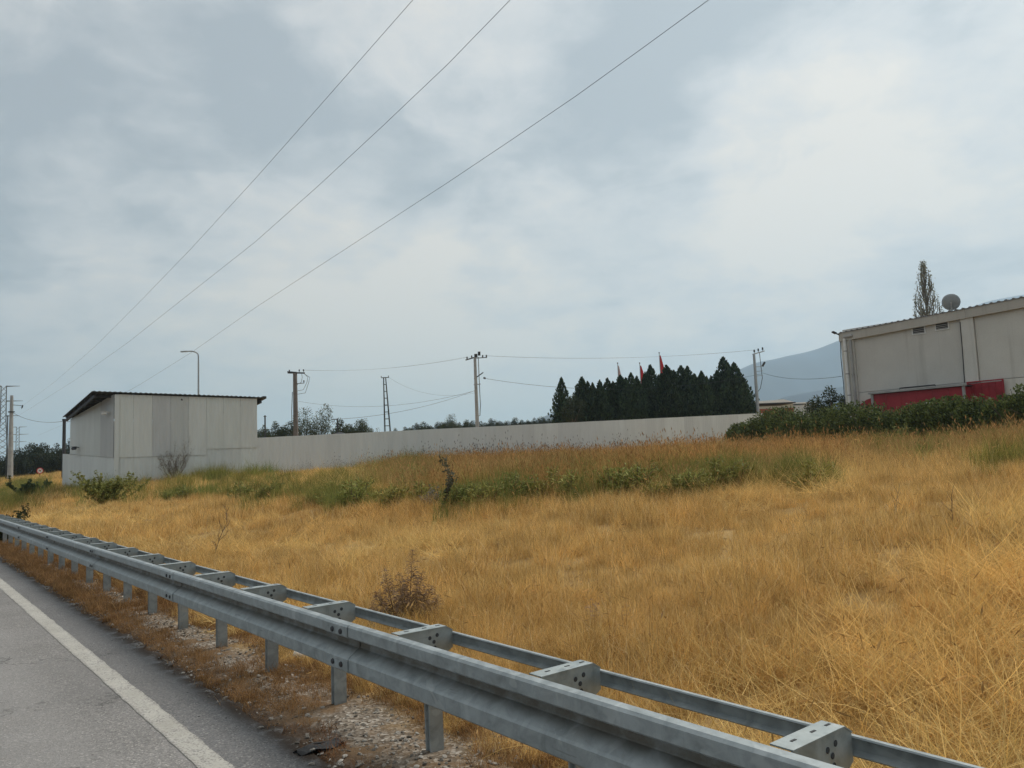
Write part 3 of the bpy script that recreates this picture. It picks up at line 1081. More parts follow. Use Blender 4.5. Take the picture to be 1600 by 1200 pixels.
# ------------------------------------------------------------------ red stand and gate behind the hedge
def red_stand():
    off, dep = 0.05, 0.85
    a, b = on_b(1361, 618, off + dep), on_b(1507, 600, off + dep)
    xa, xb = bal(a), bal(b)
    zt = (a.z + b.z) / 2
    zg = min(gz(a.x, a.y), gz(b.x, b.y)) - 0.1
    loc = BP0 + BD * xa + BN * off
    t = thing('red_stand', 'long red painted stand with pale posts and roof edge against the concrete hall', 'stand', (loc.x, loc.y, zg))
    li = Matrix.Translation(-Vector(t.location))

    def lp(mb, name, mat, smooth=False, parent=t):
        o = put(name, mb.mesh(name, mat, smooth), parent)
        o.matrix_basis = li @ BF if parent is t else Matrix.Identity(4)
        return o
    y0, y1 = off, off + dep
    L = xb - xa
    n3_ = 6
    for i in range(n3_):
        xm_ = xa + L * (i + .5) / n3_
        lp(MB().box((xm_, y1 - .08, (zg + zt) / 2), (L / n3_ - .012, .06, zt - zg - .06)), 'panel', M_RED)
    for x_ in (xa + .08, xb - .08):
        lp(MB().box((x_, y0 + dep / 2 - .05, (zg + zt) / 2), (.05, dep - .12, zt - zg - .1)), 'end_panel', M_RED)
    for x_ in (xa + .06, xb - .06):
        lp(MB().box((x_, y1, (zg + zt) / 2), (0.12, 0.10, zt - zg)), 'post', M_POLEC)
    lp(MB().box(((xa + xb) / 2, y1 + .06, zt + .04), (L + .2, 0.16, 0.10)), 'roof_edge', M_POLEC)
    lp(MB().box(((xa + xb) / 2, (y0 + y1) / 2, zt + .02), (L + .1, dep + .1, 0.05)), 'roof', M_DARK)
    rk = [(xa + L * .30, y1 - .3, zt + .04), (xa + L * .30, y1 - .3, zt + .2), (xa + L * .68, y1 - .3, zt + .2), (xa + L * .68, y1 - .3, zt + .04)]
    lp(MB().tube(rk, 0.03, 6), 'roof_rack', M_DARK)
    pr = [(xa - .05, zg), (xa - 1.0, zg), (xa - .98, zt - 1.1), (xa - .85, zt - .75), (xa - .6, zt - .45), (xa - .3, zt - .28), (xa - .05, zt - .22)]
    n_ = len(pr)
    cb = MB().add([(p, y, z) for y in (y0 + .05, y1 - .05) for p, z in pr], [tuple(range(n_))[::-1], tuple(range(n_, 2 * n_))] + [(i, (i + 1) % n_, n_ + (i + 1) % n_, n_ + i) for i in range(n_)])
    lp(cb, 'rounded_end', M_RED)
    xm = bal(on_b(1450, 630, off + dep))
    ctr = (xm, y1 + .02, on_b(1450, 640, off + dep).z)
    lp(MB().tube([(ctr[0] + .55 * math.cos(a_), ctr[1], ctr[2] + .36 * math.sin(a_)) for a_ in np.linspace(0, math.pi, 9)], 0.045, 6), 'pale_arch', M_WHITE)
    # flat red gate leaf on the wall beside it
    a, b = on_b(1511, 598, .12), on_b(1566, 594, .12)
    xa2, xb2 = bal(a), bal(b)
    z2 = (a.z + b.z) / 2
    loc = BP0 + BD * xa2
    t2 = thing('red_gate', 'flat dark red metal gate leaf on the hall wall next to the red stand', 'gate', (loc.x, loc.y, zbase))
    li2 = Matrix.Translation(-Vector(t2.location))

    def tp(mb, name, mat):
        o = put(name, mb.mesh(name, mat), t2)
        o.matrix_basis = li2 @ BF
    mr = plain('dull_red_paint', (0.27, 0.022, 0.03), 0.6, var=0.25)
    n3_ = 5
    for i in range(n3_):
        xm_ = xa2 + (xb2 - xa2) * (i + .5) / n3_
        tp(MB().box((xm_, .07, (z2 + zbase) / 2), ((xb2 - xa2) / n3_ - .012, .05, z2 - zbase - .1)), 'panel', mr)
    for x_ in (xa2, xb2):
        tp(MB().box((x_, .075, (z2 + zbase) / 2), (.07, .09, z2 - zbase)), 'frame_post', M_RED)
    tp(MB().box(((xa2 + xb2) / 2, .075, z2 + .03), (xb2 - xa2 + .07, .09, .06)), 'frame_rail', M_RED)


red_stand()

# ------------------------------------------------------------------ poles, lamps, masts
def base_of(px, Y):
    p = at(px, 700, Y)
    return Vector((p.x, p.y, gz(p.x, p.y)))


def col_x(px_top, py_top, Y):
    """plan position and top height of an upright thing whose top shows at a pixel"""
    p = at(px_top, py_top, Y)
    return Vector((p.x, p.y, gz(p.x, p.y))), p.z


ins_m = MB().lathe([(0.02, 0), (0.02, .08), (.085, .10), (.05, .15), (.085, .17), (.05, .22), (.075, .24), (.03, .30), (0, .31)], n=8).mesh('insulator', M_DARK)


def rectpole(h, w0, w1, n=4, r=None):
    mb = MB()
    return mb.tube([(0, 0, -.6), (0, 0, h * .5), (0, 0, h)], [w0, (w0 + w1) / 2, w1], n)


# dark concrete pole with crossarm (photo x 459)
b, zt = col_x(461, 583, 82)
p = thing('utility_pole', 'dark weathered power pole with looping cables at its crossarm, behind the fence', 'utility pole', b)
h = zt - b.z
rectpole(h, 0.33, 0.24).put('pole', M_POLEB, p)
ca_ = MB().bar((-.75, -.1, h + .05), (1.0, .1, h - .02), 0.16, 0.14).put('crossarm', M_DARK, p)
MB().bar((-.75, -.22, h + .16), (.2, -.1, h + .06), 0.12, 0.10).put('crossarm_brace', M_DARK, p)
for x_ in (-.6, .45, .9):
    put('insulator', ins_m, p, (x_, 0, h + .08))
MB().bar((0, -.1, h - 1.15), (1.0, -.1, h - 1.1), 0.06, 0.06).put('side_arm', M_DARK, p)
put('insulator', ins_m, p, (.95, -.1, h - 1.1))
for k_, (e, bot) in enumerate(((1.35, 1.9), (1.55, 2.25), (.75, 1.3))):
    MB().tube([(.9 - .1 * k_, 0, h), (e, 0, h - .5), (e - .1, 0, h - 1.0), (e - .5, 0, h - bot + .1), (.2, 0, h - bot)], 0.022, 5).put('jumper_cable', M_WIRE, p)
MB().tube([(-.28, -.1, h - 2.0), (-.38, -.1, h - 4), (-.36, -.1, 0)], 0.035, 5).put('down_cable', M_WIRE, p)
P459 = (b, h)

b, zt = col_x(742, 558, 74)
p = thing('utility_pole', 'pale concrete power pole with strain insulators and lightning box on top', 'utility pole', b)
h = zt - b.z
rectpole(h, 0.20, 0.13, 8).put('pole', M_POLEC, p)
MB().bar((-.9, 0, h - .25), (.25, 0, h + .05), 0.12, 0.10).put('crossarm', M_DARK, p)
MB().bar((0.1, 0, h - .1), (1.15, 0, h - .08), 0.07, 0.07).put('crossarm', M_DARK, p)
for x_ in (-.75, -.3, .75, 1.1):
    put('insulator', ins_m, p, (x_, 0, h - .22 + (.1 if x_ > -.5 else 0)))
MB().box((.42, 0, h + .32), (.24, .24, .36)).put('surge_arrester', M_DARK, p)
MB().box((.1, 0, h + .14), (.3, .3, .3)).put('pole_head', M_DARK, p)
MB().bar((-.15, 0, h - 2.1), (.75, 0, h - 1.5), 0.09, 0.09).put('stay_arm', M_DARK, p)
MB().bar((-.2, 0, h - 2.65), (.45, 0, h - 2.6), 0.06, 0.06).put('cable_arm', M_DARK, p)
MB().tube([(.32, 0, h), (.34, 0, h - 3.2), (.36, 0, h - 4.6), (.28, 0, h - 5.6), (.1, 0, h - 5.65)], 0.035, 5).put('down_cable', M_WIRE, p)
MB().tube([(.75, 0, h - 2.0), (.95, 0, h - 2.1)], 0.09, 6).put('strain_clamp', M_DARK, p)
P742 = (b, h)

b, zt = col_x(1178, 553, 76)
p = thing('utility_pole', 'slim grey steel power pole with three insulators on one side arm, beside the cypresses', 'utility pole', b)
h = zt - b.z
MB().tube([(0, 0, -.6), (0, 0, h)], [0.19, 0.12], 10).put('pole', M_STEELP, p)
MB().bar((-.15, 0, h - .05), (1.05, 0, h + .25), 0.10, 0.09).put('crossarm', M_STEELP, p)
for k_, x_ in enumerate((.05, .45, .88)):
    put('insulator', ins_m, p, (x_, 0, h + .05 + .25 * x_), scale=(1.2, 1.2, 1.2))
for z_ in (1.3, 1.75, 2.2):
    MB().bar((0, 0, h - z_), (.75, 0, h - z_ + .06), 0.05, 0.05).put('bracket', M_STEELP, p)
MB().tube([(.55, 0, h + .1), (.62, 0, h - 1.6), (.66, 0, h - 2.4), (.4, 0, h - 3.4), (.15, 0, h - 3.7)], 0.03, 5).put('down_cable', M_WIRE, p)
MB().bar((.75, 0, h - 1.25), (1.0, 0, h - .85), .12, .18).put('switch', M_DARK, p)
P1180 = (b, h)

# far concrete pole by the road on the left
b = hit(14, 748)
b = Vector((b.x, b.y, 0))
Y_L = 78.0
b, zt = col_x(18.5, 618, Y_L)
p = thing('utility_pole', 'bare tapered concrete pole standing in dry grass near the road sign', 'utility pole', b)
h = zt - b.z
rectpole(h, 0.28, 0.14, 8).put('pole', M_POLEC, p)
MB().bar((0.1, 0, h - .95), (1.0, 0, h - 1.05), .06, .05).put('arm', M_DARK, p)
put('insulator', ins_m, p, (1.0, 0, h - 1.4), (0, .3, 0), (1, 1, 1.4))
MB().tube([(0, 0, h - 1.7), (0, 0, h - 1.6)], 0.30, 8).put('clamp', M_DARK, p)
MB().tube([(-.35, -.1, 0), (-.3, -.1, h - 2.0)], 0.05, 5).put('down_cable', M_WIRE, p)
PLEFT = (b, h)

b, zt = col_x(100.5, 657, 62)
p = thing('utility_pole', 'thin dark post carrying a cable just behind the shed', 'utility pole', b)
h = zt - b.z
MB().tube([(0, 0, -.5), (0, 0, h)], [0.16, 0.12], 8).put('pole', M_DARK, p)
MB().tube([(0, 0, h - .02), (0, 0, h + .12)], .16, 8).put('cap', M_DARK, p)
PDARK = (b, h)

b, zt = col_x(414, 649, 70)
p = thing('utility_pole', 'short thin dark post right of the shed', 'utility pole', b)
h = zt - b.z
MB().tube([(0, 0, -.5), (0, 0, h)], [0.09, 0.07], 6).put('pole', M_DARK, p)
MB().bar((-.12, 0, h - .1), (.12, 0, h - .1), .06, .06).put('arm', M_DARK, p)

# street lamp behind the shed
b, zt = col_x(310, 556, 62)
p = thing('street_lamp', 'slender grey street lamp with curved arm above the shed roof', 'street lamp', b)
h = zt - b.z
MB().tube([(0, 0, -.4), (0, 0, 3), (0, 0, h)], [0.11, 0.09, 0.06], 8).put('pole', M_STEELP, p)
arm = [(0, 0, h - .02)] + [(-.65 + .65 * math.cos(a_), 0, h + .40 * math.sin(a_)) for a_ in np.linspace(.2, 1.5, 7)] + [(-.95, 0, h + .40)]
MB().tube(arm, [0.055] * (len(arm) - 1) + [.04], 6).put('arm', M_STEELP, p)
MB().bar((-.9, 0, h + .40), (-1.4, 0, h + .385), 0.2, 0.09).put('lamp_head', M_STEELP, p)

# lattice ladder mast
b, zt = col_x(601, 590, 90)
p = thing('lattice_mast', 'narrow dark lattice mast with small top bar behind the fence', 'mast', b)
h = zt - b.z
w0 = 0.42
for sx_ in (-1, 1):
    for sy_ in (-1, 1):
        MB().tube([(sx_ * w0 + .3, sy_ * w0, -.2), (sx_ * .12, sy_ * .12, h)], 0.045, 5).put('leg', M_DARK, p)
for k_ in range(12):
    f = k_ / 12
    wz = w0 + (.12 - w0) * f
    x_ = .3 * (1 - f)
    mb = MB()
    for q0, q1 in (((-1, -1), (1, -1)), ((1, -1), (1, 1)), ((1, 1), (-1, 1)), ((-1, 1), (-1, -1))):
        mb.bar((x_ + q0[0] * wz, q0[1] * wz, h * f), (x_ + q1[0] * wz, q1[1] * wz, h * f), .05, .05)
    mb.put('rung_frame', M_DARK, p)
MB().bar((-.42, 0, h), (.5, 0, h), .08, .08).put('top_bar', M_DARK, p)
for x_ in (-.4, .45):
    put('insulator', ins_m, p, (x_, 0, h), scale=(.7, .7, .7))
PMAST = (b, h)

# gallows shaped post and dark roof just behind the fence
b, zt = col_x(527, 655, 66)
p = thing('gallows_post', 'low dark post with a short side arm among trees behind the fence', 'post', b)
h = zt - b.z
MB().tube([(0, 0, -.3), (0, 0, h)], .06, 6).put('pole', M_DARK, p)
MB().bar((-.5, 0, h), (.05, 0, h), .07, .07).put('arm', M_DARK, p)
PGAL = (b, h)
b, zt = col_x(527, 676, 60)
p = thing('hut', 'dark low hut roof peeping over the metal fence', 'hut', b)
MB().box((0, 0, (zt - b.z) / 2 - .2), (2.4, 2.0, zt - b.z - .4)).put('walls', M_POLEB, p)
MB().add([(-1.5, -1.3, zt - b.z - .5), (1.5, -1.3, zt - b.z - .45), (1.5, 1.3, zt - b.z - .45), (-1.5, 1.3, zt - b.z - .5), (0.2, 0, zt - b.z + .05)],
         [(0, 1, 4), (1, 2, 4), (2, 3, 4), (3, 0, 4), (3, 2, 1, 0)]).put('roof', M_DARK, p)


# pylons far off at the left
M_PYL = plain('pylon_steel', (0.13, 0.14, 0.15), 0.6, var=0.1)


def pylon(pxt, pyt, Y, label, arms):
    b, zt = col_x(pxt, pyt, Y)
    t = thing('transmission_tower', label, 'pylon', b, 0.5)
    h = zt - b.z
    s = h / 34.0
    W0, W1 = 2.2 * s, 0.9 * s
    for sx_ in (-1, 1):
        for sy_ in (-1, 1):
            MB().tube([(sx_ * W0, sy_ * W0, -.5), (sx_ * W1, sy_ * W1, h * .62), (sx_ * W1 * .9, sy_ * W1 * .9, h)], 0.13 * s, 4).put('leg', M_PYL, t)
    br = MB()
    N = 16
    for k_ in range(N):
        f0, f1 = k_ / N, (k_ + 1) / N
        wa = W0 + (W1 - W0) * min(1, f0 / .62)
        wb = W0 + (W1 - W0) * min(1, f1 / .62)
        for q0, q1 in (((-1, -1), (1, -1)), ((1, -1), (1, 1)), ((1, 1), (-1, 1)), ((-1, 1), (-1, -1))):
            br.bar((q0[0] * wa, q0[1] * wa, h * f0), (q1[0] * wb, q1[1] * wb, h * f1), .10 * s, .10 * s)
            br.bar((q1[0] * wa, q1[1] * wa, h * f0), (q0[0] * wb, q0[1] * wb, h * f1), .10 * s, .10 * s)
    br.put('bracing', M_PYL, t)
    for (f, Lr) in arms:
        for sg in (-1, 1):
            MB().tube([(sg * W1 * .8, 0, h * f - .1), (sg * Lr * s, 0, h * f)], [.30 * s, .08 * s], 4).put('crossarm', M_PYL, t)
    return t, b, h


PY1 = pylon(6, 603, 230, 'tall lattice transmission tower close behind the bare concrete pole', ((1.0, 5), (.84, 6), (.68, 5)))
PY2 = pylon(28, 667, 480, 'small far lattice tower above the dark trees left of the shed', ((1.0, 5), (.86, 6), (.72, 5)))


# wires
def wire(label, pts, r=0.02, group='overhead power cables'):
    pts = [Vector(q) for q in pts]
    o = Vector(pts[0])
    w_ = MB().tube([q - o for q in pts], r, 4)
    ob = w_.put('power_cable', M_WIRE, None, True, o)
    return tag(ob, label, 'cable', group)


def span(a, b, sag, n=14):
    a, b = Vector(a), Vector(b)
    return [a.lerp(b, i / n) - Vector((0, 0, 4 * sag * (i / n) * (1 - i / n))) for i in range(n + 1)]


def overhead(label, pix, near, far_p, r):
    """pixels seen along the wire, laid on the upright plane through two plan points"""
    A = Vector((near[0], near[1], 0))
    B = Vector((far_p[0], far_p[1], 0))
    D = (B - A).normalized()
    N = Vector((D.y, -D.x, 0))
    out = []
    for (x_, y_) in pix:
        d = ray(x_, y_)
        t = (A - EYE).dot(N) / d.dot(N)
        out.append(EYE + d * t)
    # smooth by resampling and go on past the top of the frame to the next tower behind
    out.sort(key=lambda q: (q - A).dot(D))
    d0 = out[0] - out[1]
    out = [out[0] + d0 * 2.2, out[0] + d0] + out
    return wire(label, out, r, None)


topr = lambda x_: at(x_, 0, 30)
farp = (at(6, 640, 230).x, 230)
for lab, pix, r in (('highest of three long power cables slanting down the sky to the far tower', [(645, 0), (500, 165), (400, 278), (300, 387), (220, 470), (150, 540), (85, 597), (30, 638)], 0.009),
                    ('middle of three long power cables, passing over the left end of the shed', [(797, 0), (700, 100), (600, 195), (500, 288), (400, 377), (300, 456), (200, 535), (120, 592), (60, 630), (20, 655)], 0.010),
                    ('lowest of three long power cables, passing behind the street lamp arm', [(1107, 0), (1000, 78), (900, 150), (800, 218), (700, 285), (600, 350), (500, 415), (400, 480), (300, 550), (220, 600), (130, 650), (60, 680)], 0.011)):
    n0 = at(pix[0][0], 0, 27)
    f0 = at(pix[-1][0], 640, 240)
    overhead(lab, pix, (n0.x, n0.y), (f0.x, f0.y), r)

bb, hh = P742
wire('cable sagging from the pale concrete pole over the cypress row to the slim steel pole', span(bb + Vector((.95, 0, hh - 2.1)), P1180[0] + Vector((.6, 0, P1180[1] - 2.0)), 1.25), 0.018, None)
wire('cable from the slim steel pole to the corner of the concrete building', span(P1180[0] + Vector((.7, 0, P1180[1] - 1.9)), on_b(1315, 588), 0.35), 0.016, None)
wire('twin low cable between the dark power pole and the pale concrete pole', span(P459[0] + Vector((.3, 0, P459[1] - 3.0)), bb + Vector((0, 0, hh - 3.2)), 1.0), 0.012, None)
wire('slanting service cable from the pale concrete pole down to the gallows post', span(bb + Vector((-.1, 0, hh - 3.2)), PGAL[0] + Vector((0, 0, PGAL[1])), 0.5), 0.015, None)
for k_ in range(2):
    wire('one of two faint top cables between the dark pole and the pale pole', span(P459[0] + Vector((.9 - .2 * k_, 0, P459[1] + .3)), bb + Vector((-.75 + .4 * k_, 0, hh + .05)), .5), 0.007, 'faint cables on the pole tops')
    wire('one of two faint cables above the cypress row', span(bb + Vector((.75 + .3 * k_, 0, hh + .1)), P1180[0] + Vector((.1 + .4 * k_, 0, P1180[1] + .4)), .5), 0.007, 'faint cables above the cypresses')
wire('loose cable from the lattice mast top', span(PMAST[0] + Vector((.45, 0, PMAST[1])), bb + Vector((0, 0, hh - 3.4)), 1.0), 0.008, None)
wire('sagging cable from the bare concrete pole to the dark post behind the shed', span(PLEFT[0] + Vector((0, 0, PLEFT[1] - 1.65)), PDARK[0] + Vector((0, 0, PDARK[1] - .05)), .45), 0.018, None)
wire('cable from the dark post running behind the shed', span(PDARK[0] + Vector((0, 0, PDARK[1] - .05)), at(135, 656, 64), .1), 0.02, None)

# round road sign
b = at(62, 752, 80)
b = Vector((b.x, b.y, gz(b.x, b.y)))
sc = at(62, 735.5, 80)
sg = thing('road_sign', 'small round white no-turn sign with red rim on a low post', 'road sign', b)
zc = sc.z - b.z
face = Vector((-b.x, -b.y, 0)).normalized()
face = (face + Vector((0.25, 0, 0))).normalized()
Msg = face.to_track_quat('Z', 'Y').to_matrix()
up_ = Vector((0, 0, 1))
rt = Vector((-face.y, face.x, 0))
MB().tube([(0, 0, -.3), (0, 0, zc + .3)], 0.045, 8).put('post', M_RUST, sg)
cc = Vector((0, 0, zc)) + face * .07
M_REDS = plain('sign_red', (0.5, 0.03, 0.03), 0.5, var=0.1)
MB().lathe([(0, .0), (.30, .0), (.30, -.02), (0, -.02)], cc, 24, Msg).put('plate', M_WHITE, sg)
MB().lathe([(.235, .002), (.235, .006), (.31, .006), (.31, -.024)], cc, 24, Msg).put('red_rim', M_REDS, sg)
ar = MB()
c2 = cc + face * .006
ar.bar(c2 + rt * .07 - up_ * .15, c2 + rt * .07 + up_ * .06, .05, .004, face)
ar.bar(c2 + rt * .09 + up_ * .055, c2 - rt * .05 + up_ * .055, .05, .004, face)
ar.add([c2 - rt * .04 + up_ * .13, c2 - rt * .15 + up_ * .055, c2 - rt * .04 - up_ * .02], [(0, 1, 2)])
ar.put('arrow', M_BLACK, sg)
MB().bar(cc + face * .009 + rt * .17 + up_ * .17, cc + face * .009 - rt * .17 - up_ * .17, .035, .003, face).put('red_bar', M_REDS, sg)

# flags behind the cypresses
for px, py, ln, mat, lab, Y in ((965, 568, 2.6, M_PALEF, 'flagpole with a washed-out pale pink flag hanging limp', 92), (999.5, 568, 2.2, M_REDF, 'shorter flagpole with a limp red flag touching the cypress tops', 92),
                                (1030, 552, 2.9, M_REDF, 'tallest flagpole with a long limp red flag above the cypresses', 92)):
    b, zt = col_x(px, py, Y)
    t = thing('flagpole', lab, 'flagpole', b)
    h = zt - b.z
    MB().tube([(0, 0, -.3), (0, 0, h)], [.07, .04], 8).put('pole', M_STEELP, t)
    MB().lathe([(0, .14), (.07, .1), (.09, .05), (.05, 0), (.04, -.02)], (0, 0, h), 8).put('finial', M_DARK, t)
    vs, fs = [], []
    nz, nx = 12, 7
    for i in range(nz + 1):
        f = i / nz
        wd = (.10 + .62 * f ** 0.9) * (1.0 if mat is M_REDF else .75)
        for j in range(nx + 1):
            q = j / nx
            vs.append((.05 + wd * q, .12 * math.sin(q * 9 + f * 2) * (.3 + f), h - .25 - ln * f - .25 * q * f))
    for i in range(nz):
        for j in range(nx):
            a = i * (nx + 1) + j
            fs.append((a, a + 1, a + nx + 2, a + nx + 1))
    put('flag', mesh('flag', vs, fs, mat, True), t)

# ------------------------------------------------------------------ foliage
def leaf_mesh(name, cen, nrm_dir, size, aspect, cols, mat=M_FOL, roll=None):
    """many small pointed leaves: centres (n,3), long axis directions (n,3), size (n,), colours (n,3)"""
    n = len(cen)
    d = nrm_dir / np.linalg.norm(nrm_dir, axis=1, keepdims=True)
    r = NR.normal(size=(n, 3))
    s = np.cross(d, r)
    s /= np.linalg.norm(s, axis=1, keepdims=True)
    L = size[:, None] * d
    Wd = size[:, None] * aspect * s
    V = np.stack([cen - L * .5, cen + Wd * .5, cen + L * .5, cen - Wd * .5], 1).reshape(-1, 3)
    me = bpy.data.meshes.new(name)
    me.vertices.add(4 * n)
    me.vertices.foreach_set('co', V.ravel())
    me.loops.add(4 * n)
    me.loops.foreach_set('vertex_index', np.arange(4 * n))
    me.polygons.add(n)
    me.polygons.foreach_set('loop_start', np.arange(n) * 4)
    at_ = me.attributes.new('bcol', 'FLOAT_COLOR', 'FACE')
    at_.data.foreach_set('color', np.concatenate([cols, np.ones((n, 1))], 1).ravel())
    me.materials.append(mat)
    me.update(calc_edges=True)
    return me


def pal(n, a, b, j=0.25):
    f = NR.random((n, 1))
    c = np.array(a) * (1 - f) + np.array(b) * f
    return c * (1 + j * (NR.random((n, 1)) - .5) * 2)


def cypress_mesh(k):
    n = 8500
    leaders = [(0, 0, 1.0, 1.0)] + [(NR.uniform(-.055, .055), NR.uniform(-.055, .055), NR.uniform(.72, .95), NR.uniform(.5, .8)) for _ in range(3 + k)]
    C, D = [], []
    per = n // len(leaders)
    for (lx, ly, lh, lr) in leaders:
        t = NR.random(per) ** 0.85
        prof = np.minimum(1, (1 - t) / .40) ** 0.85 * (0.6 + .4 * np.minimum(1, t / .18))
        ph = NR.random(per) * 2 * np.pi
        bump = 1 + .18 * np.sin(ph * 5 + t * 21 + k) + .1 * np.sin(ph * 9 - t * 33)
        rr = .105 * lr * prof * bump * NR.uniform(.72, 1.05, per)
        C.append(np.stack([lx * (1.2 - t) + rr * np.cos(ph), ly * (1.2 - t) + rr * np.sin(ph), t * lh], 1))
        D.append(np.stack([np.cos(ph) * .16, np.sin(ph) * .16, np.ones(per)], 1) + NR.normal(size=(per, 3)) * .14)
    C, D = np.concatenate(C), np.concatenate(D)
    m = len(C)
    return leaf_mesh('crown', C, D, NR.uniform(.018, .046, m), .40, pal(m, (.016, .03, .015), (.05, .078, .034), .3))


CYP = [cypress_mesh(k) for k in range(4)]
trunkm = MB().tube([(0, 0, -.05), (0, 0, .4), (0.005, 0, .9)], [.022, .014, .004], 7).mesh('trunk', M_BARK)
cy = [(877, 594, 23, 'leftmost cypress, standing slightly apart at the open end of the row'), (909, 593, 30, 'blunt cypress right behind the rounder grey-green tree'), (926, 602, 22, None), (937, 598, 24, None), (949, 595, 26, None), (969, 590, 30, 'cypress under the washed-out pale pink flag'), (986, 587, 28, None),
      (1008, 586, 24, 'cypress hiding the foot of the shorter red flag'), (1016, 575, 28, 'cypress just under the tip of the tallest red flag'), (1041, 575, 36, None), (1064, 576, 34, None), (1074, 577, 34, None), (1096, 584, 26, 'slim cypress standing in a notch before the broad end cypresses'), (1111, 591, 20, 'smallest thin cypress beside the tallest broad one'),
      (1130, 563, 38, 'tallest cypress, pointed and broad, near the steel power pole end of the row'), (918, 600, 26, None), (958, 600, 26, None), (978, 594, 26, None), (995, 592, 24, None), (1029, 590, 28, None), (1053, 583, 30, None), (1085, 588, 26, None), (1104, 592, 24, None), (1120, 583, 26, None), (1147, 571, 33, 'broad cypress leaning on the tallest one at the steel pole end'), (1160, 592, 22, 'lowest cypress at the steel power pole end of the row')]
for i, (px, py, wd, lab) in enumerate(cy):
    Y = 74 + (i % 3) * 2.0 + (px - 870) * .01
    b, zt = col_x(px, py, Y)
    b.z -= .1
    h = (zt - b.z) * 1.03
    wr = wd / FPX * Y / .138
    t = thing('cypress_tree', lab or 'dark green cypress in the dense row behind the metal fence', 'tree', b, 0, 'row of cypress trees')
    o = put('crown', CYP[i % 4], t, (0, 0, .25), (0, 0, i * 1.7), (wr, wr, h - .25))
    g = rnd.uniform(.75, 1.2)
    o.color = (g, g, g, 1)
    put('trunk', trunkm, t, (0, 0, 0), (0, 0, 0), (h * .9, h * .9, h))


def crown_mesh(k, n=5200, clumps=34, leaf=(.05, .11), a=(.035, .05, .025), b=(.10, .115, .055), squash=.85):
    """unit crown, radius about 1, centre at the origin"""
    cc = NR.normal(size=(clumps, 3))
    cc /= np.linalg.norm(cc, axis=1, keepdims=True)
    cc *= NR.uniform(.25, .86, (clumps, 1)) ** .7
    cc[:, 2] = cc[:, 2] * squash
    cr = NR.uniform(.16, .36, clumps)
    w_ = cr ** 2
    idx = NR.choice(clumps, n, p=w_ / w_.sum())
    d = NR.normal(size=(n, 3))
    d /= np.linalg.norm(d, axis=1, keepdims=True)
    rr = NR.uniform(.5, 1.08, (n, 1))
    C = cc[idx] + d * cr[idx][:, None] * rr
    shade = NR.uniform(.7, 1.3, clumps)[idx][:, None]
    return leaf_mesh('crown', C, d + NR.normal(size=(n, 3)) * .7, NR.uniform(*leaf, n), .5, pal(n, a, b, .25) * shade), cc


def limb_mesh(cc, k):
    mb = MB()
    mb.tube([(0, 0, -1.6), (.03, .02, -.9), (0, .03, -.35), (.02, 0, .3)], [.10, .085, .06, .02], 8)
    for q in cc[:16]:
        st = Vector((0.01, .02, -.75 + .5 * rnd.random()))
        q = Vector(q)
        mid = st.lerp(q, .5) + Vector((0, 0, -.06))
        mb.tube([st, mid, q], [.035, .022, .006], 5)
    return mb.mesh('trunk', M_BARK)


CROWNS = []
for k in range(4):
    me, cc = crown_mesh(k, 7000)
    CROWNS.append((me, limb_mesh(cc, k)))
SPARSE, cc_s = crown_mesh(9, 8000, 52, (.035, .08), (.04, .052, .03), (.12, .13, .075), 1.05)
SPARSE_T = limb_mesh(cc_s, 9)


def tree(px, py, Y, wpx, hpx, label, k, group=None, tint=(1, 1, 1), sparse=False, name='broadleaf_tree'):
    top = at(px, py, Y)
    rw = wpx / 2 / FPX * Y * 1.25
    rh = hpx / 2 / FPX * Y * 1.12
    g = gz(top.x, top.y)
    t = thing(name, label, 'tree', (top.x, top.y, g), 0, group)
    cz_ = top.z - g - rh
    me, tr = (SPARSE, SPARSE_T) if sparse else CROWNS[k % 4]
    o = put('crown', me, t, (0, 0, cz_), (0, 0, k * 1.3), (rw, rw, rh))
    o.color = (*tint, 1)
    put('trunk', tr, t, (0, 0, cz_), (0, 0, k * 1.3), (rw, rw, max(rh, (cz_ + .2) / 1.6)))
    return t


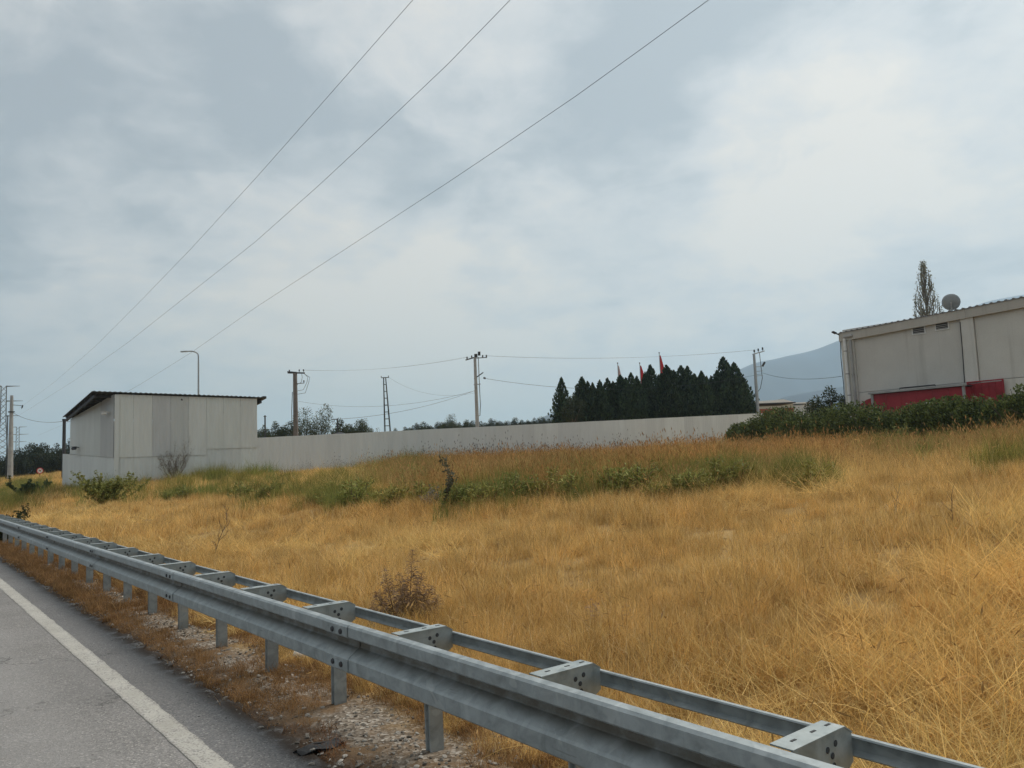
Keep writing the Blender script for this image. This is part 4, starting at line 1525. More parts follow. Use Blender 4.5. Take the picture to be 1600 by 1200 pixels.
GO = 'olive trees left of the shed'
for i, (px, py, Y, w_, h_, tn) in enumerate(((-20, 700, 98, 55, 60, .8), (14, 706, 104, 40, 52, .7), (40, 692, 100, 48, 60, .95), (64, 687, 104, 46, 60, .85), (86, 688, 100, 46, 60, .9), (110, 684, 104, 46, 62, .8), (26, 712, 96, 34, 40, .7), (74, 702, 96, 50, 46, .75), (102, 700, 96, 44, 46, .7))):
    tree(px, py, Y, w_, h_, 'grey-green olive tree in the dark grove between the concrete pole and the shed', i, GO, (tn * .62, tn * .66, tn * .68), name='olive_tree')
GM = 'trees behind the fence near the dark power pole'
for i, (px, py, Y, w_, h_, sp, tn, lab) in enumerate((
        (408, 660, 92, 26, 50, False, .8, 'dark bushy tree touching the right edge of the shed'), (430, 657, 96, 38, 50, False, .7, None), (448, 658, 96, 34, 48, False, .65, None),
        (478, 645, 90, 46, 70, True, .85, 'loose grey-green tree just right of the dark power pole'), (502, 640, 90, 42, 76, True, .8, 'tallest loose tree between the dark power pole and the gallows post'),
        (530, 652, 96, 40, 58, False, .75, None), (552, 656, 98, 42, 50, False, .8, None), (574, 659, 104, 34, 46, True, .8, None),
        (634, 664, 120, 26, 34, False, .7, None), (617, 668, 120, 20, 30, False, .7, None), (660, 668, 120, 24, 30, False, .75, None), (692, 655, 104, 28, 40, False, .7, 'small dark round tree left of the pale concrete pole'),
        (710, 652, 110, 34, 44, True, .8, None), (729, 655, 110, 34, 40, False, .75, None))):
    tree(px, py, Y, w_, h_, lab or 'dark bushy tree showing over the metal fence', i, GM, (tn * 1.05, tn * 1.1, tn * .95), sp)
for i in range(24):
    px = 640 + i * 9.6 + rnd.uniform(-2, 2)
    tree(px, 662 - i * .5 + rnd.uniform(-3, 3), 165, 26, 34, 'small far dark tree in the low line between lattice mast and cypresses', i, 'far tree line', (.6, .62, .6))
tree(893, 616, 71, 36, 50, 'rounder grey-green tree tucked between the first two cypresses', 2, None, (.62, .66, .6))
tree(1297, 601, 52, 62, 70, 'dark evergreen tree at the corner of the concrete building', 1, None, (.55, .6, .5))

# bare poplar behind the building
b, zt = col_x(1441, 404, 78)
pop = thing('poplar_tree', 'tall narrow poplar with thin foliage rising behind the concrete hall', 'tree', b)
h = zt - b.z
mb = MB()
mb.tube([(0, 0, -.2), (.05, 0, h * .5), (0, 0, h * .98)], [.28, .16, .02], 8)
pc, pd = [], []
def pop_r(t_):
    return min(1.75, 1.45 * max(0.0, (1 - t_) / .33) ** .8 + .03)


for i in range(150):
    t0 = rnd.uniform(.38, .95)
    L = rnd.uniform(.8, 2.4) * (1.2 - t0 * .5)
    a_ = rnd.uniform(0, 6.28)
    q0 = pop_r(t0) * math.sqrt(rnd.random()) * .92
    t1 = min(.985, t0 + L / h)
    q1 = min(q0 * 1.15, pop_r(t1))
    pts = [Vector((math.cos(a_) * (q0 + (q1 - q0) * f), math.sin(a_) * (q0 + (q1 - q0) * f), h * (t0 + (t1 - t0) * f))) for f in (0, .25, .5, .75, 1)]
    mb.tube([Vector((0, 0, h * max(.1, t0 - .09)))] + pts, [.04, .035, .03, .024, .016, .008], 4)
    for q in range(20):
        f = rnd.random()
        i0 = min(3, int(f * 4))
        p = pts[i0].lerp(pts[i0 + 1], min(1, f * 4 - i0))
        pc.append(p + Vector((rnd.gauss(0, .11), rnd.gauss(0, .11), rnd.gauss(0, .15))))
        pd.append((rnd.gauss(0, .5), rnd.gauss(0, .5), .6 + rnd.random()))
mb.put('trunk', plain('poplar_bark', (0.16, 0.15, 0.13), 0.9), pop)
n = len(pc)
put('crown', leaf_mesh('crown', np.array([tuple(q) for q in pc]), np.array(pd), NR.uniform(.10, .22, n), .5, pal(n, (.17, .18, .13), (.35, .355, .26))), pop)

# ------------------------------------------------------------------ hedge in front of the building
hp = [(1154, 664, 49), (1166, 655, 48), (1200, 645, 46), (1250, 640, 43), (1300, 638, 40.5), (1360, 634, 37.8), (1420, 633, 35.4), (1470, 631, 33.6), (1520, 622, 32), (1560, 616, 30.8), (1600, 607, 29.7), (1680, 598, 27.6)]
hc, hs = [], []
for i in range(len(hp) - 1):
    a, b = at(*hp[i]), at(*hp[i + 1])
    for q in range(6000):
        f = rnd.random()
        p = a.lerp(b, f)
        g = gz(p.x, p.y)
        H_ = p.z - g
        ex = 1 if rnd.random() < .7 else rnd.random()
        th = rnd.uniform(0, math.pi)
        bumpy = 1 + .16 * math.sin(p.x * 2.1 + p.y * 1.7) + .10 * math.sin(p.x * 5.3 - p.y * 4.1)
        rr = (rnd.uniform(.78, 1.06) if rnd.random() < .8 else rnd.uniform(.3, .8)) * bumpy
        off_ = math.cos(th) * 1.15 * rr
        z = g + .15 + (H_ - .2) * (math.sin(th) ** .55) * min(rr, 1.12) * rnd.uniform(.35, 1.0) ** (.25 if rnd.random() < .7 else 1)
        nn = Vector((-(b - a).y, (b - a).x, 0)).normalized()
        hc.append(p + nn * off_ + Vector((0, 0, z + .08 - p.z)))
        hs.append((nn.x * off_, nn.y * off_, .8))
n = len(hc)
hc = np.array([tuple(q) for q in hc])
o0 = at(*hp[5])
o0 = Vector((o0.x, o0.y, gz(o0.x, o0.y)))
hedge = thing('hedge', 'long dark green untrimmed hedge in front of the concrete building', 'hedge', o0)
hcol = pal(n, (.05, .075, .024), (.20, .235, .07), .25) * (0.75 + .4 * (np.sin(hc[:, :1] * 3.1 + hc[:, 1:2] * 2.3) > .1) * NR.random((n, 1)))
put('foliage', leaf_mesh('foliage', hc - np.array(o0), np.array(hs) + NR.normal(size=(n, 3)) * .6, NR.uniform(.08, .19, n), .55, hcol), hedge)
for i in range(24):
    f = (i + .5) / 24 * (len(hp) - 1)
    i0 = int(f)
    p = at(*hp[i0]).lerp(at(*hp[i0 + 1]), f - i0)
    g = gz(p.x, p.y)
    mb = MB()
    for q in range(5):
        e = Vector((rnd.gauss(0, .5), rnd.gauss(0, .5), (p.z - g) * rnd.uniform(.6, .9)))
        mb.tube([(0, 0, -.1), e * .5 + Vector((0, 0, .1)), e], [.04, .025, .008], 5)
    so = mb.put('stem', M_BARK, hedge)
    so.location = Vector((p.x, p.y, g)) - o0

# ------------------------------------------------------------------ mountains and far buildings
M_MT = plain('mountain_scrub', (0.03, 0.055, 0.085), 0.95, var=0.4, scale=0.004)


def ridge(name, pix, Y, depth, mat=M_MT):
    tops = [at(x_, y_, Y) for x_, y_ in pix]
    vs, fs = [], []
    m_ = 22
    ctl = np.array([(q.x, q.y, q.z) for q in tops])
    tt = np.linspace(0, len(tops) - 1, (len(tops) - 1) * 14 + 1)
    P_ = np.stack([np.interp(tt, np.arange(len(tops)), ctl[:, c]) for c in range(3)], 1)
    ker = np.hanning(17)
    ker /= ker.sum()
    pad = np.pad(P_[:, 2], 8, 'edge')
    P_[:, 2] = np.convolve(pad, ker, 'valid')
    xs_ = P_
    for i, (x_, y_, z_) in enumerate(P_):
        for j in range(m_):
            f = j / (m_ - 1)
            dy = -depth + 2 * depth * f
            prof = math.exp(-((dy / depth) * 1.9) ** 2) if dy > 0 else max(0, 1 + dy / depth) ** 1.15
            wx, wy = x_ / depth * 7, dy / depth * 7
            rel = .5 * math.sin(wx * 1.3 + 1.7 * math.sin(wy * .9)) + .35 * math.sin(wx * 2.9 - wy * 1.1 + 2) + .2 * math.sin(wx * 6.1 + wy * 2.3)
            amp = .16 * z_ * prof * (1 - prof) * 2 + .004 * z_
            vs.append((x_ * (1 + dy / Y), y_ + dy, z_ * prof + rel * amp - (30 if prof < .01 else 0)))
    for i in range(len(xs_) - 1):
        for j in range(m_ - 1):
            a = i * m_ + j
            fs.append((a, a + m_, a + m_ + 1, a + 1))
    o = put(name, mesh(name, vs, fs, mat, True))
    o['kind'] = 'structure'
    return o


ridge('mountain', [(990, 668), (1040, 645), (1090, 612), (1150, 577), (1180, 563), (1215, 556), (1250, 549), (1280, 541), (1310, 528), (1345, 516), (1420, 505), (1490, 482), (1540, 467), (1600, 456), (1680, 452), (1760, 480), (1850, 520), (1950, 600)], 3000, 900)
ridge('hill', [(1150, 660), (1195, 634), (1220, 620), (1250, 613), (1290, 607), (1340, 598), (1420, 590), (1500, 592), (1600, 600), (1700, 640)], 1500, 400)
ridge('hill', [(820, 668), (845, 652), (862, 645), (885, 640), (930, 645), (980, 660), (1010, 672)], 2400, 400)

M_ROOFW = plain('white_roof', (0.74, 0.75, 0.74), 0.6, var=0.06)
a, b = at(1168, 640, 165), at(1240, 640, 165)
t = thing('far_hall', 'far low hall with a bright white roof beyond the steel power pole', 'building', (a.x, a.y, gz(a.x, a.y)))
zt = at(1205, 625, 165).z - t.location.z
L = b.x - a.x
MB().box((L / 2, 5, (zt - .9) / 2 - .2), (L, 10, zt - .5)).put('walls', plain('cream_wall', (.45, .43, .36), .9), t)
MB().add([(-.5, -.6, zt - .75), (L - 2.2, -.6, zt + .0), (L + .5, -.6, zt - .75), (-.5, 10.6, zt - .75), (L - 2.2, 10.6, zt), (L + .5, 10.6, zt - .75), (0.2, -.6, zt - .25), (.2, 10.6, zt - .25)],
         [(0, 1, 6), (0, 2, 1), (0, 6, 7, 3), (6, 1, 4, 7), (1, 2, 5, 4), (3, 7, 4), (3, 4, 5)]).put('roof', M_ROOFW, t)
a, b = at(1238, 640, 190), at(1272, 640, 190)
t = thing('far_hall', 'small far flat white building left of the dark corner tree', 'building', (a.x, a.y, gz(a.x, a.y)))
zt = at(1255, 631, 190).z - t.location.z
MB().box(((b.x - a.x) / 2, 4, zt / 2 - .3), (b.x - a.x, 8, zt)).put('walls', plain('pale_wall', (.5, .5, .48), .9), t)
MB().box(((b.x - a.x) / 2, 4, zt + .25), (b.x - a.x + .6, 8.6, .3)).put('roof', M_ROOFW, t)
a, b = at(1168, 640, 82), at(1229, 640, 78)
t = thing('brick_wall_building', 'low brick-red building with a dark flat roof edge behind the hedge', 'building', (a.x, a.y, gz(a.x, a.y)))
zt = at(1200, 634, 80).z - t.location.z
L = (b - a).length
MB().box((L / 2, 2, zt / 2 - .2), (L, 4, zt)).put('walls', M_RUST, t)
MB().box((L / 2, 2, zt + .34), (L + .4, 4.4, .1)).put('roof', M_DARK, t)

# ------------------------------------------------------------------ grass: blade clumps scattered over the ground
def blades(name, n, rad, h, wd, bend, cols, lay=0.0, seg=4, heads=0.0, headcol=(.10, .065, .04), leafy=0.0):
    """one clump: n tapering bent blades (n,seg+1 rings of 2)"""
    ph = NR.random(n) * 2 * np.pi
    r = rad * np.sqrt(NR.random(n))
    base = np.stack([r * np.cos(ph), r * np.sin(ph), np.full(n, -.03)], 1)
    az = NR.random(n) * 2 * np.pi
    H = NR.uniform(h[0], h[1], n) * (1 - .35 * r / rad)
    b = NR.uniform(bend[0], bend[1], n)
    tilt = NR.normal(0, .22, n) + lay
    W = wd * NR.uniform(.7, 1.3, n)
    out = np.stack([np.cos(az), np.sin(az), np.zeros(n)], 1)
    side = np.stack([-np.sin(az), np.cos(az), np.zeros(n)], 1)
    tw = NR.uniform(-1.2, 1.2, n)
    side = side * np.cos(tw)[:, None] + out * np.sin(tw)[:, None]
    P, V, F, CI = base.copy(), [], [], []
    rings = []
    for i in range(seg + 1):
        f = i / seg
        ang = tilt + b * f ** 1.4
        if i:
            P = P + (out * np.sin(ang)[:, None] + np.array([0, 0, 1.]) * np.cos(ang)[:, None]) * (H / seg)[:, None]
        wf = (1 - f) ** .8 * (1 if not leafy else (.35 + leafy * math.sin(math.pi * min(1, f + .12))))
        wf = max(wf, .06)
        rings.append(np.stack([P - side * (W * wf / 2)[:, None], P + side * (W * wf / 2)[:, None]], 1))
    R_ = np.stack(rings, 1)                                   # n, seg+1, 2, 3
    V = R_.reshape(-1, 3)
    st = (np.arange(n) * (seg + 1) * 2)[:, None]
    q = np.arange(seg)[None, :] * 2
    a = st + q
    F = np.stack([a, a + 1, a + 3, a + 2], -1).reshape(-1, 4)
    C = np.repeat(cols, seg, 0)
    if heads:
        k = np.where(NR.random(n) < heads)[0]
        tip, prev = R_[k, -1].mean(1), R_[k, -2].mean(1)
        d = tip - prev
        d /= np.linalg.norm(d, axis=1, keepdims=True)
        hl, hw = np.minimum(.09, H[k] * .13)[:, None], (W[k] * 1.3)[:, None]
        s1 = side[k]
        s2 = np.cross(d, s1)
        hv = []
        for s_ in (s1, s2):
            hv.append(np.stack([tip - d * hl * .3, tip + s_ * hw + d * hl * .3, tip + d * hl, tip - s_ * hw + d * hl * .3], 1))
        hv = np.concatenate(hv, 0)
        b0 = len(V)
        V = np.concatenate([V, hv.reshape(-1, 3)])
        F = np.concatenate([F, (b0 + np.arange(len(hv) * 4)).reshape(-1, 4)])
        C = np.concatenate([C, np.tile(np.array(headcol), (len(hv), 1)) * NR.uniform(.6, 1.5, (len(hv), 1))])
    me = bpy.data.meshes.new(name)
    me.from_pydata(V.tolist(), [], F.tolist())
    at_ = me.attributes.new('bcol', 'FLOAT_COLOR', 'FACE')
    at_.data.foreach_set('color', np.concatenate([C, np.ones((len(C), 1))], 1).ravel())
    me.materials.append(M_GRASS)
    me.update()
    return bpy.data.objects.new(name, me)


STRAW_A, STRAW_B = (.48, .305, .105), (.88, .665, .30)
BROWN_A, BROWN_B = (.22, .115, .045), (.50, .30, .12)


def straw(n):
    c = pal(n, STRAW_A, STRAW_B, .12)
    k = NR.random(n) < .18
    c[k] = pal(int(k.sum()), BROWN_A, BROWN_B, .2)
    k = NR.random(n) < .07
    c[k] = pal(int(k.sum()), (.80, .66, .40), (.86, .74, .50), .05)
    return c


LIB = {
    'near': [blades('clump', 110, .14, (.14, .54), .0036, (.3, 2.2), straw(110), lay=.2) for _ in range(5)],
    'mid': [blades('clump', 125, .20, (.14, .50), .0052, (.15, 1.5), straw(125), lay=.15, seg=3) for _ in range(4)],
    'far': [blades('clump', 115, .32, (.15, .48), .009, (.1, 1.0), straw(115), lay=.12, seg=2) for _ in range(4)],
    'vfar': [blades('clump', 90, .6, (.2, .55), .020, (.1, .8), straw(90), lay=.1, seg=2) for _ in range(3)],
    'lodged': [blades('lodged_clump', 46, .22, (.35, .85), .0048, (-.5, 1.0), pal(46, (.58, .40, .14), (.92, .72, .34), .12), lay=1.05, seg=5) for _ in range(4)],
    'stalk': [blades('stalks', 9, .16, (.45, .80), .0045, (.2, 1.5), pal(9, (.52, .34, .13), (.80, .60, .30)), lay=.25, seg=5, heads=.55, headcol=(.50, .34, .16)) for _ in range(4)],
    'tall': [blades('tall_clump', 80, .26, (.40, 1.05), .009, (.1, .8), pal(80, (.34, .205, .08), (.74, .535, .25), .2), lay=.05, seg=3, heads=.12, headcol=(.42, .26, .12)) for _ in range(4)],
    'seed': [blades('seed_stalks', 12, .28, (.9, 1.45), .009, (0, .5), pal(12, (.16, .10, .06), (.32, .2, .1)), seg=3, heads=.9, headcol=(.05, .035, .03)) for _ in range(3)],
    'green': [blades('green_clump', 100, .25, (.35, .90), .012, (.2, 1.2), pal(100, (.11, .12, .028), (.35, .335, .09), .25), lay=.1, seg=3, leafy=.45) for _ in range(4)],
    'verge': [blades('verge_clump', 55, .07, (.05, .17), .0032, (.3, 1.8), pal(55, (.20, .11, .05), (.48, .31, .14), .25), lay=.3, seg=3) for _ in range(4)],
    'vergef': [blades('verge_clump', 55, .12, (.08, .22), .008, (.3, 1.4), pal(55, (.20, .11, .05), (.48, .31, .14), .25), lay=.2, seg=2) for _ in range(3)],
}


def scatter(name, label, cat, pts, rot, scl, tcol, lib):
    n = len(pts)
    me = bpy.data.meshes.new(name)
    me.vertices.add(n)
    me.vertices.foreach_set('co', np.asarray(pts, np.float32).ravel())
    for nm, arr, ty, ch in (('rot', rot, 'FLOAT_VECTOR', 'vector'), ('scl', scl, 'FLOAT_VECTOR', 'vector')):
        a = me.attributes.new(nm, ty, 'POINT')
        a.data.foreach_set(ch, np.asarray(arr, np.float32).ravel())
    a = me.attributes.new('tcol', 'FLOAT_COLOR', 'POINT')
    a.data.foreach_set('color', np.concatenate([tcol, np.ones((n, 1))], 1).astype(np.float32).ravel())
    a = me.attributes.new('pick', 'INT', 'POINT')
    a.data.foreach_set('value', NR.integers(0, len(lib), n).astype(np.int32))
    ob = put(name, me)
    tag(ob, label, cat, None, 'stuff')
    ng = bpy.data.node_groups.new(name, 'GeometryNodeTree')
    ng.interface.new_socket('Geometry', in_out='INPUT', socket_type='NodeSocketGeometry')
    ng.interface.new_socket('Geometry', in_out='OUTPUT', socket_type='NodeSocketGeometry')
    N = ng.nodes
    gi, go = N.new('NodeGroupInput'), N.new('NodeGroupOutput')
    iop = N.new('GeometryNodeInstanceOnPoints')
    ng.links.new(gi.outputs[0], iop.inputs['Points'])
    gti = N.new('GeometryNodeGeometryToInstance')
    for o in lib:
        oi = N.new('GeometryNodeObjectInfo')
        oi.inputs['Object'].default_value = o
        oi.inputs['As Instance'].default_value = False
        ng.links.new(oi.outputs['Geometry'], gti.inputs[0])
    ng.links.new(gti.outputs[0], iop.inputs['Instance'])
    iop.inputs['Pick Instance'].default_value = True
    for nm, ty, sk in (('pick', 'INT', 'Instance Index'), ('rot', 'FLOAT_VECTOR', 'Rotation'), ('scl', 'FLOAT_VECTOR', 'Scale')):
        na = N.new('GeometryNodeInputNamedAttribute')
        na.data_type = ty
        na.inputs['Name'].default_value = nm
        ng.links.new(na.outputs['Attribute'], iop.inputs[sk])
    ng.links.new(iop.outputs[0], go.inputs[0])
    ob.modifiers.new('scatter', 'NODES').node_group = ng
    return ob


def proj(x, y, z):
    q = np.stack([x, y, z - CAM_H], -1)
    zc = q @ np.array(Fv)
    return 800 + FPX * (q @ np.array(Rv)) / zc, 600 - FPX * (q @ np.array(Uv)) / zc


def wedge(r0, r1, dens):
    a0, a1 = (-50, 72) if r0 < 10 else (-48, 52) if r0 < 30 else (-46, 42)
    n = int(.5 * (r1 * r1 - r0 * r0) * math.radians(a1 - a0) * dens)
    a = np.radians(NR.uniform(a0, a1, n))
    r = np.sqrt(NR.uniform(r0 * r0, r1 * r1, n))
    return r * np.sin(a), r * np.cos(a)


def vnoise(x, y, s, seed=0.0):
    x, y = x * s + seed * 13.1, y * s + seed * 7.7
    return (np.sin(x + 1.7 * np.sin(y * .8 + seed)) + np.sin(y * 1.3 + 1.9 * np.sin(x * .7 + 1.1 + seed)) + .6 * np.sin(2.1 * x - 1.7 * y + seed) + .5 * np.sin(3.3 * y + 2.9 * x)) / 3.1


fx, fy = FD.x, FD.y
nfx, nfy = FNRM.x, FNRM.y


def field_ok(x, y):
    u, v = uv(x, y)
    front = (x - P0.x) * nfx + (y - P0.y) * nfy > 0.05           # this side of the fence line
    lside = (x - P0.x) * LNRM.x + (y - P0.y) * LNRM.y > 0.05      # left of the shed
    leftpart = lside & ((x - P0.x) * LD.x + (y - P0.y) * LD.y < 95)
    ok = (front | leftpart) & (v > 3.02 + .14 * vnoise(x, y, 3.0))
    bx = (x - BP0.x) * BN.x + (y - BP0.y) * BN.y
    ok = ok | ((x / np.maximum(y, 1) < -.562) & (y > 40) & (v > 3.1))
    return ok & ~((bx < 4.2) & (x > 10))


BAND = np.array([(-300, 700), (0, 716), (60, 735), (150, 752), (300, 758), (480, 768), (600, 776), (700, 800), (860, 790), (1000, 783), (1160, 775), (1300, 752), (1450, 730), (1600, 722), (1900, 700)], float)
GREEN = [(165, 772, 34, 16, 1.5), (40, 768, 34, 9, .9), (0, 782, 40, 14, .8), (275, 770, 44, 10, .55), (400, 768, 60, 18, .6), (330, 748, 30, 8, .6), (545, 778, 70, 20, 1.0), (650, 755, 44, 22, 1.5), (745, 782, 46, 20, 1.3), (860, 762, 80, 22, 1.1),
         (980, 760, 70, 18, .9), (1090, 762, 70, 14, 1.1), (1140, 758, 40, 10, .8), (1255, 760, 40, 14, .8), (1200, 694, 60, 12, 1.0), (1330, 690, 60, 14, 1.2), (1450, 692, 70, 12, .7), (1560, 694, 70, 16, 1.2), (1420, 712, 60, 10, .6), (640, 735, 60, 12, .5), (1060, 700, 40, 10, .6), (1570, 725, 60, 10, .5)]


def zones(x, y):
    z = ground_z(x, y)
    px, py = proj(x, y, z)
    yb = np.interp(px, BAND[:, 0], BAND[:, 1])
    tall = sst(yb - py, -4, 16) * sst(px, 540, 680) * (1 - .45 * sst(px, 1120, 1250))
    gr = sum(s * np.exp(-((px - a) / rx) ** 2 - ((py - b) / ry) ** 2) for a, b, rx, ry, s in GREEN)
    gr = gr * np.clip(0.55 + 1.0 * vnoise(x, y, 1.0, 2.0) + .8 * vnoise(x, y, 2.7, 5.0), 0, 1.4)
    return z, px, py, tall, np.clip(gr * 1.15, 0, 1)


def tints(x, y, tall, n):
    a = vnoise(x, y, .55, 1.0)[:, None]
    b = vnoise(x, y, .23, 4.0)[:, None]
    base = np.array([1.06, 1.02, .90])
    warm = np.array([1.05, .93, .74])
    pale = np.array([1.08, 1.04, .94])
    dark = np.array([.72, .62, .50])
    c = base + np.clip(a, 0, 1) * (warm - base) + np.clip(-a, 0, 1) * (pale - base)
    c = c + np.clip(b - .35, 0, 1) * 1.1 * (dark - c)
    return c * NR.uniform(.68, 1.28, (n, 1))


sets = {k: [] for k in LIB}


def add(kind, x, y, z, s, tilt, tc):
    n = len(x)
    if not n:
        return
    s = s * NR.uniform(.8, 1.25, n)
    ang = 2.6 * vnoise(x, y, .45, 7.0) + NR.normal(0, .5, n)
    rot = np.stack([tilt * np.cos(ang), tilt * np.sin(ang), NR.random(n) * 6.283], 1)
    sets[kind].append((np.stack([x, y, z], 1), rot, np.stack([s, s, s * NR.uniform(.8, 1.2, n)], 1), tc))


for r0, r1, dens, kind in ((1.2, 8.5, 105, 'near'), (8.5, 17, 42, 'mid'), (17, 36, 15, 'far'), (36, 75, 4.6, 'vfar'), (75, 140, 1.8, 'vfar')):
    x, y = wedge(r0, r1, dens)
    k = field_ok(x, y)
    x, y = x[k], y[k]
    n = len(x)
    z, px, py, tall, gr = zones(x, y)
    tc = tints(x, y, tall, n)
    u_, v_ = uv(x, y)
    low = .62 + .38 * sst(v_, 3.0, 4.2)
    cl = vnoise(x, y, 2.3, 6.5) + .7 * vnoise(x, y, 5.1, 2.2)
    hgt = (0.84 + .26 * vnoise(x, y, .8, 3.0) + .22 * cl) * low * (1 + .25 * tall)
    keep = NR.random(n) > np.maximum(gr * .55 + tall * .35, .22 - .38 * cl)
    lodge = np.clip(vnoise(x, y, .62, 21.0) + .25 * vnoise(x, y, 2.2, 3.0) - .05, 0, 1) * (1 - tall)
    ml = NR.random(n) < lodge * {'near': .30, 'mid': .42, 'far': .45, 'vfar': 0}[kind]
    hgt = hgt * (1 - .35 * np.clip(lodge * 1.5, 0, 1))
    add('lodged', x[ml], y[ml], z[ml] + .10 * low[ml], NR.uniform(.7, 1.2, ml.sum()) * (1 if kind != 'far' else 1.3), np.abs(NR.normal(.12, .2, ml.sum())), tc[ml])
    lay = np.clip(.32 + .6 * vnoise(x, y, .35, 5.0), 0.03, .85) * (1 - .6 * tall)
    add(kind, x[keep], y[keep], z[keep], hgt[keep], lay[keep] * NR.uniform(.3, 1.1, keep.sum()), tc[keep])
    # tall reddish grass towards the fence
    m = NR.random(n) < tall * (.9 if r0 > 10 else .5)
    red = np.where(vnoise(x, y, .33, 12.0)[:, None] > .1, np.array([[1.0, .90, .74]]), np.array([[1.0, .97, .88]])) * NR.uniform(.75, 1.15, (n, 1)) * (1 + .18 * vnoise(x, y, .5, 9.0)[:, None])
    sc_ = 0.75 + .3 * vnoise(x, y, .4, 6.0)
    if r0 > 30:
        sc_ = sc_ * 1.15
    add('tall', x[m], y[m], z[m], sc_[m], NR.normal(0, .1, m.sum()), red[m])
    mg = NR.random(n) < gr * (1.0 if r0 < 30 else 1.4)
    gtc = np.stack([1 + .35 * vnoise(x, y, .6, 8.0), np.ones(n), np.ones(n)], 1) * NR.uniform(.7, 1.2, (n, 1))
    add('green', x[mg], y[mg], z[mg], (NR.uniform(.7, 1.15, n) * (1 if r0 < 30 else 1.35))[mg], NR.normal(0, .12, mg.sum()), gtc[mg])
    ms = NR.random(n) < ({'near': .06, 'mid': .06, 'far': .03, 'vfar': 0}[kind]) * (1 - .6 * tall)
    add('stalk', x[ms], y[ms], z[ms], NR.uniform(.6, 1.1, ms.sum()) * (1.0 if kind != 'far' else 1.25), np.abs(NR.normal(.3, .3, ms.sum())), tc[ms] * 1.05)
# dark seed stalks along the foot of the fence
n = 300
s = np.concatenate([NR.uniform(-1, 46, n), NR.uniform(14, 30, 60)])
o_ = np.abs(NR.normal(.3, 1.2, len(s))) + .3
x, y = P0.x + FD.x * s + nfx * o_, P0.y + FD.y * s + nfy * o_
z = ground_z(x, y)
add('seed', x, y, z, NR.uniform(.6, 1.1, len(s)) * (.55 + .6 * sst(s, 8, 20)), NR.normal(0, .08, len(s)), np.ones((len(s), 3)))
# verge between asphalt and barrier, and along its foot
for (u0, u1, dens, kind) in ((1.5, 11, 260, 'verge'), (11, 26, 110, 'vergef'), (26, 70, 40, 'vergef')):
    n = int((u1 - u0) * 1.1 * dens)
    u_, v_ = NR.uniform(u0, u1, n), NR.uniform(2.10, 3.2, n)
    x, y = u_ * SA + v_ * CA, u_ * CA - v_ * SA
    m = .5 + .5 * vnoise(x, y, 2.1, 3.3)
    edge = np.exp(-((v_ - 2.36) / .13) ** 2) * sst(u_, 4.5, 9.5) * 1.2 + .55 * np.exp(-((v_ - 2.33) / .1) ** 2)
    back = sst(v_, 2.85, 3.1) * 1.0
    p_ = np.clip(edge * (.3 + .9 * m) + back + .6 * (m > .5) + .3 * sst(u_, 8, 18), 0, 1) * sst(v_, 2.12, 2.26)
    k = NR.random(n) < p_
    x, y, u_, v_, m = x[k], y[k], u_[k], v_[k], m[k]
    n = len(x)
    z = ground_z(x, y)
    tc = np.array([1.0, .92, .85]) * NR.uniform(.55, 1.15, (n, 1))
    redp = np.exp(-((u_ - 5.0) / .35) ** 2 - ((v_ - 2.25) / .12) ** 2)[:, None]
    tc = tc * (1 - redp) + np.array([.38, .12, .07]) * redp
    add(kind, x, y, z, NR.uniform(.6, 1.3, n) * (1 + .35 * back[k]), NR.uniform(0, .5, n), tc)
for nm, keys, lab, cat in (('dry_grass', ('near', 'mid', 'far', 'vfar'), 'dense golden dry grass covering the whole sloping field', 'grass'),
                           ('lodged_grass', ('lodged',), 'flattened swirls of long pale straw lying over the field', 'grass'),
                           ('grass_stalks', ('stalk',), 'long pale bent grass stalks with seed heads standing out of the field', 'grass'),
                           ('tall_grass', ('tall',), 'tall reddish brown dry grass in front of the fence', 'grass'),
                           ('seed_stalks', ('seed',), 'dark seeded weed stalks at the foot of the fence', 'weeds'),
                           ('green_weeds', ('green',), 'green leafy weeds in patches across the upper field', 'weeds'),
                           ('verge_grass', ('verge', 'vergef'), 'short brown withered grass on the gravel verge along the asphalt edge', 'grass')):
    for key in keys:
        dat = sets[key]
        if dat:
            scatter(nm, lab, cat, *(np.concatenate([d[i] for d in dat]) for i in range(4)), LIB[key])

# ------------------------------------------------------------------ gravel
M_STONE, t_, p_ = material('verge_stone', 0.9, 0, 0.2)
ta = t_.node('ShaderNodeAttribute', {'attribute_type': 'INSTANCER', 'attribute_name': 'tcol'})
t_.put(p_.inputs['Base Color'], ta.outputs['Color'])
stones = []
for k in range(4):
    vs = []
    mb = MB()
    rr = [NR.uniform(.7, 1.2) for _ in range(40)]
    prof = [(0, -.5), (.55, -.38), (.9, 0), (.6, .36), (0, .45)]
    mb.lathe(prof, n=6)
    mb.v = [(a * NR.uniform(.75, 1.2), b * NR.uniform(.7, 1.1), c * NR.uniform(.6, .9)) for a, b, c in mb.v]
    stones.append(bpy.data.objects.new('stone', mb.mesh('stone', M_STONE)))
n = 9000
u_ = 1.2 + 24 * NR.random(n) ** 1.6
v_ = NR.uniform(2.06, 3.25, n)
x, y = u_ * SA + v_ * CA, u_ * CA - v_ * SA
k = NR.random(n) < (.25 + .75 * (vnoise(x, y, 1.7, 1.0) > -.2)) * sst(v_, 2.0, 2.25) * (1 - .6 * sst(v_, 3.0, 3.25))
x, y, u_ = x[k], y[k], u_[k]
n = len(x)
s_ = (.006 + .016 * NR.random(n) ** 3.0) * (1 + .03 * u_)
s_[NR.random(n) < .006] *= 1.9
g = NR.random((n, 1))
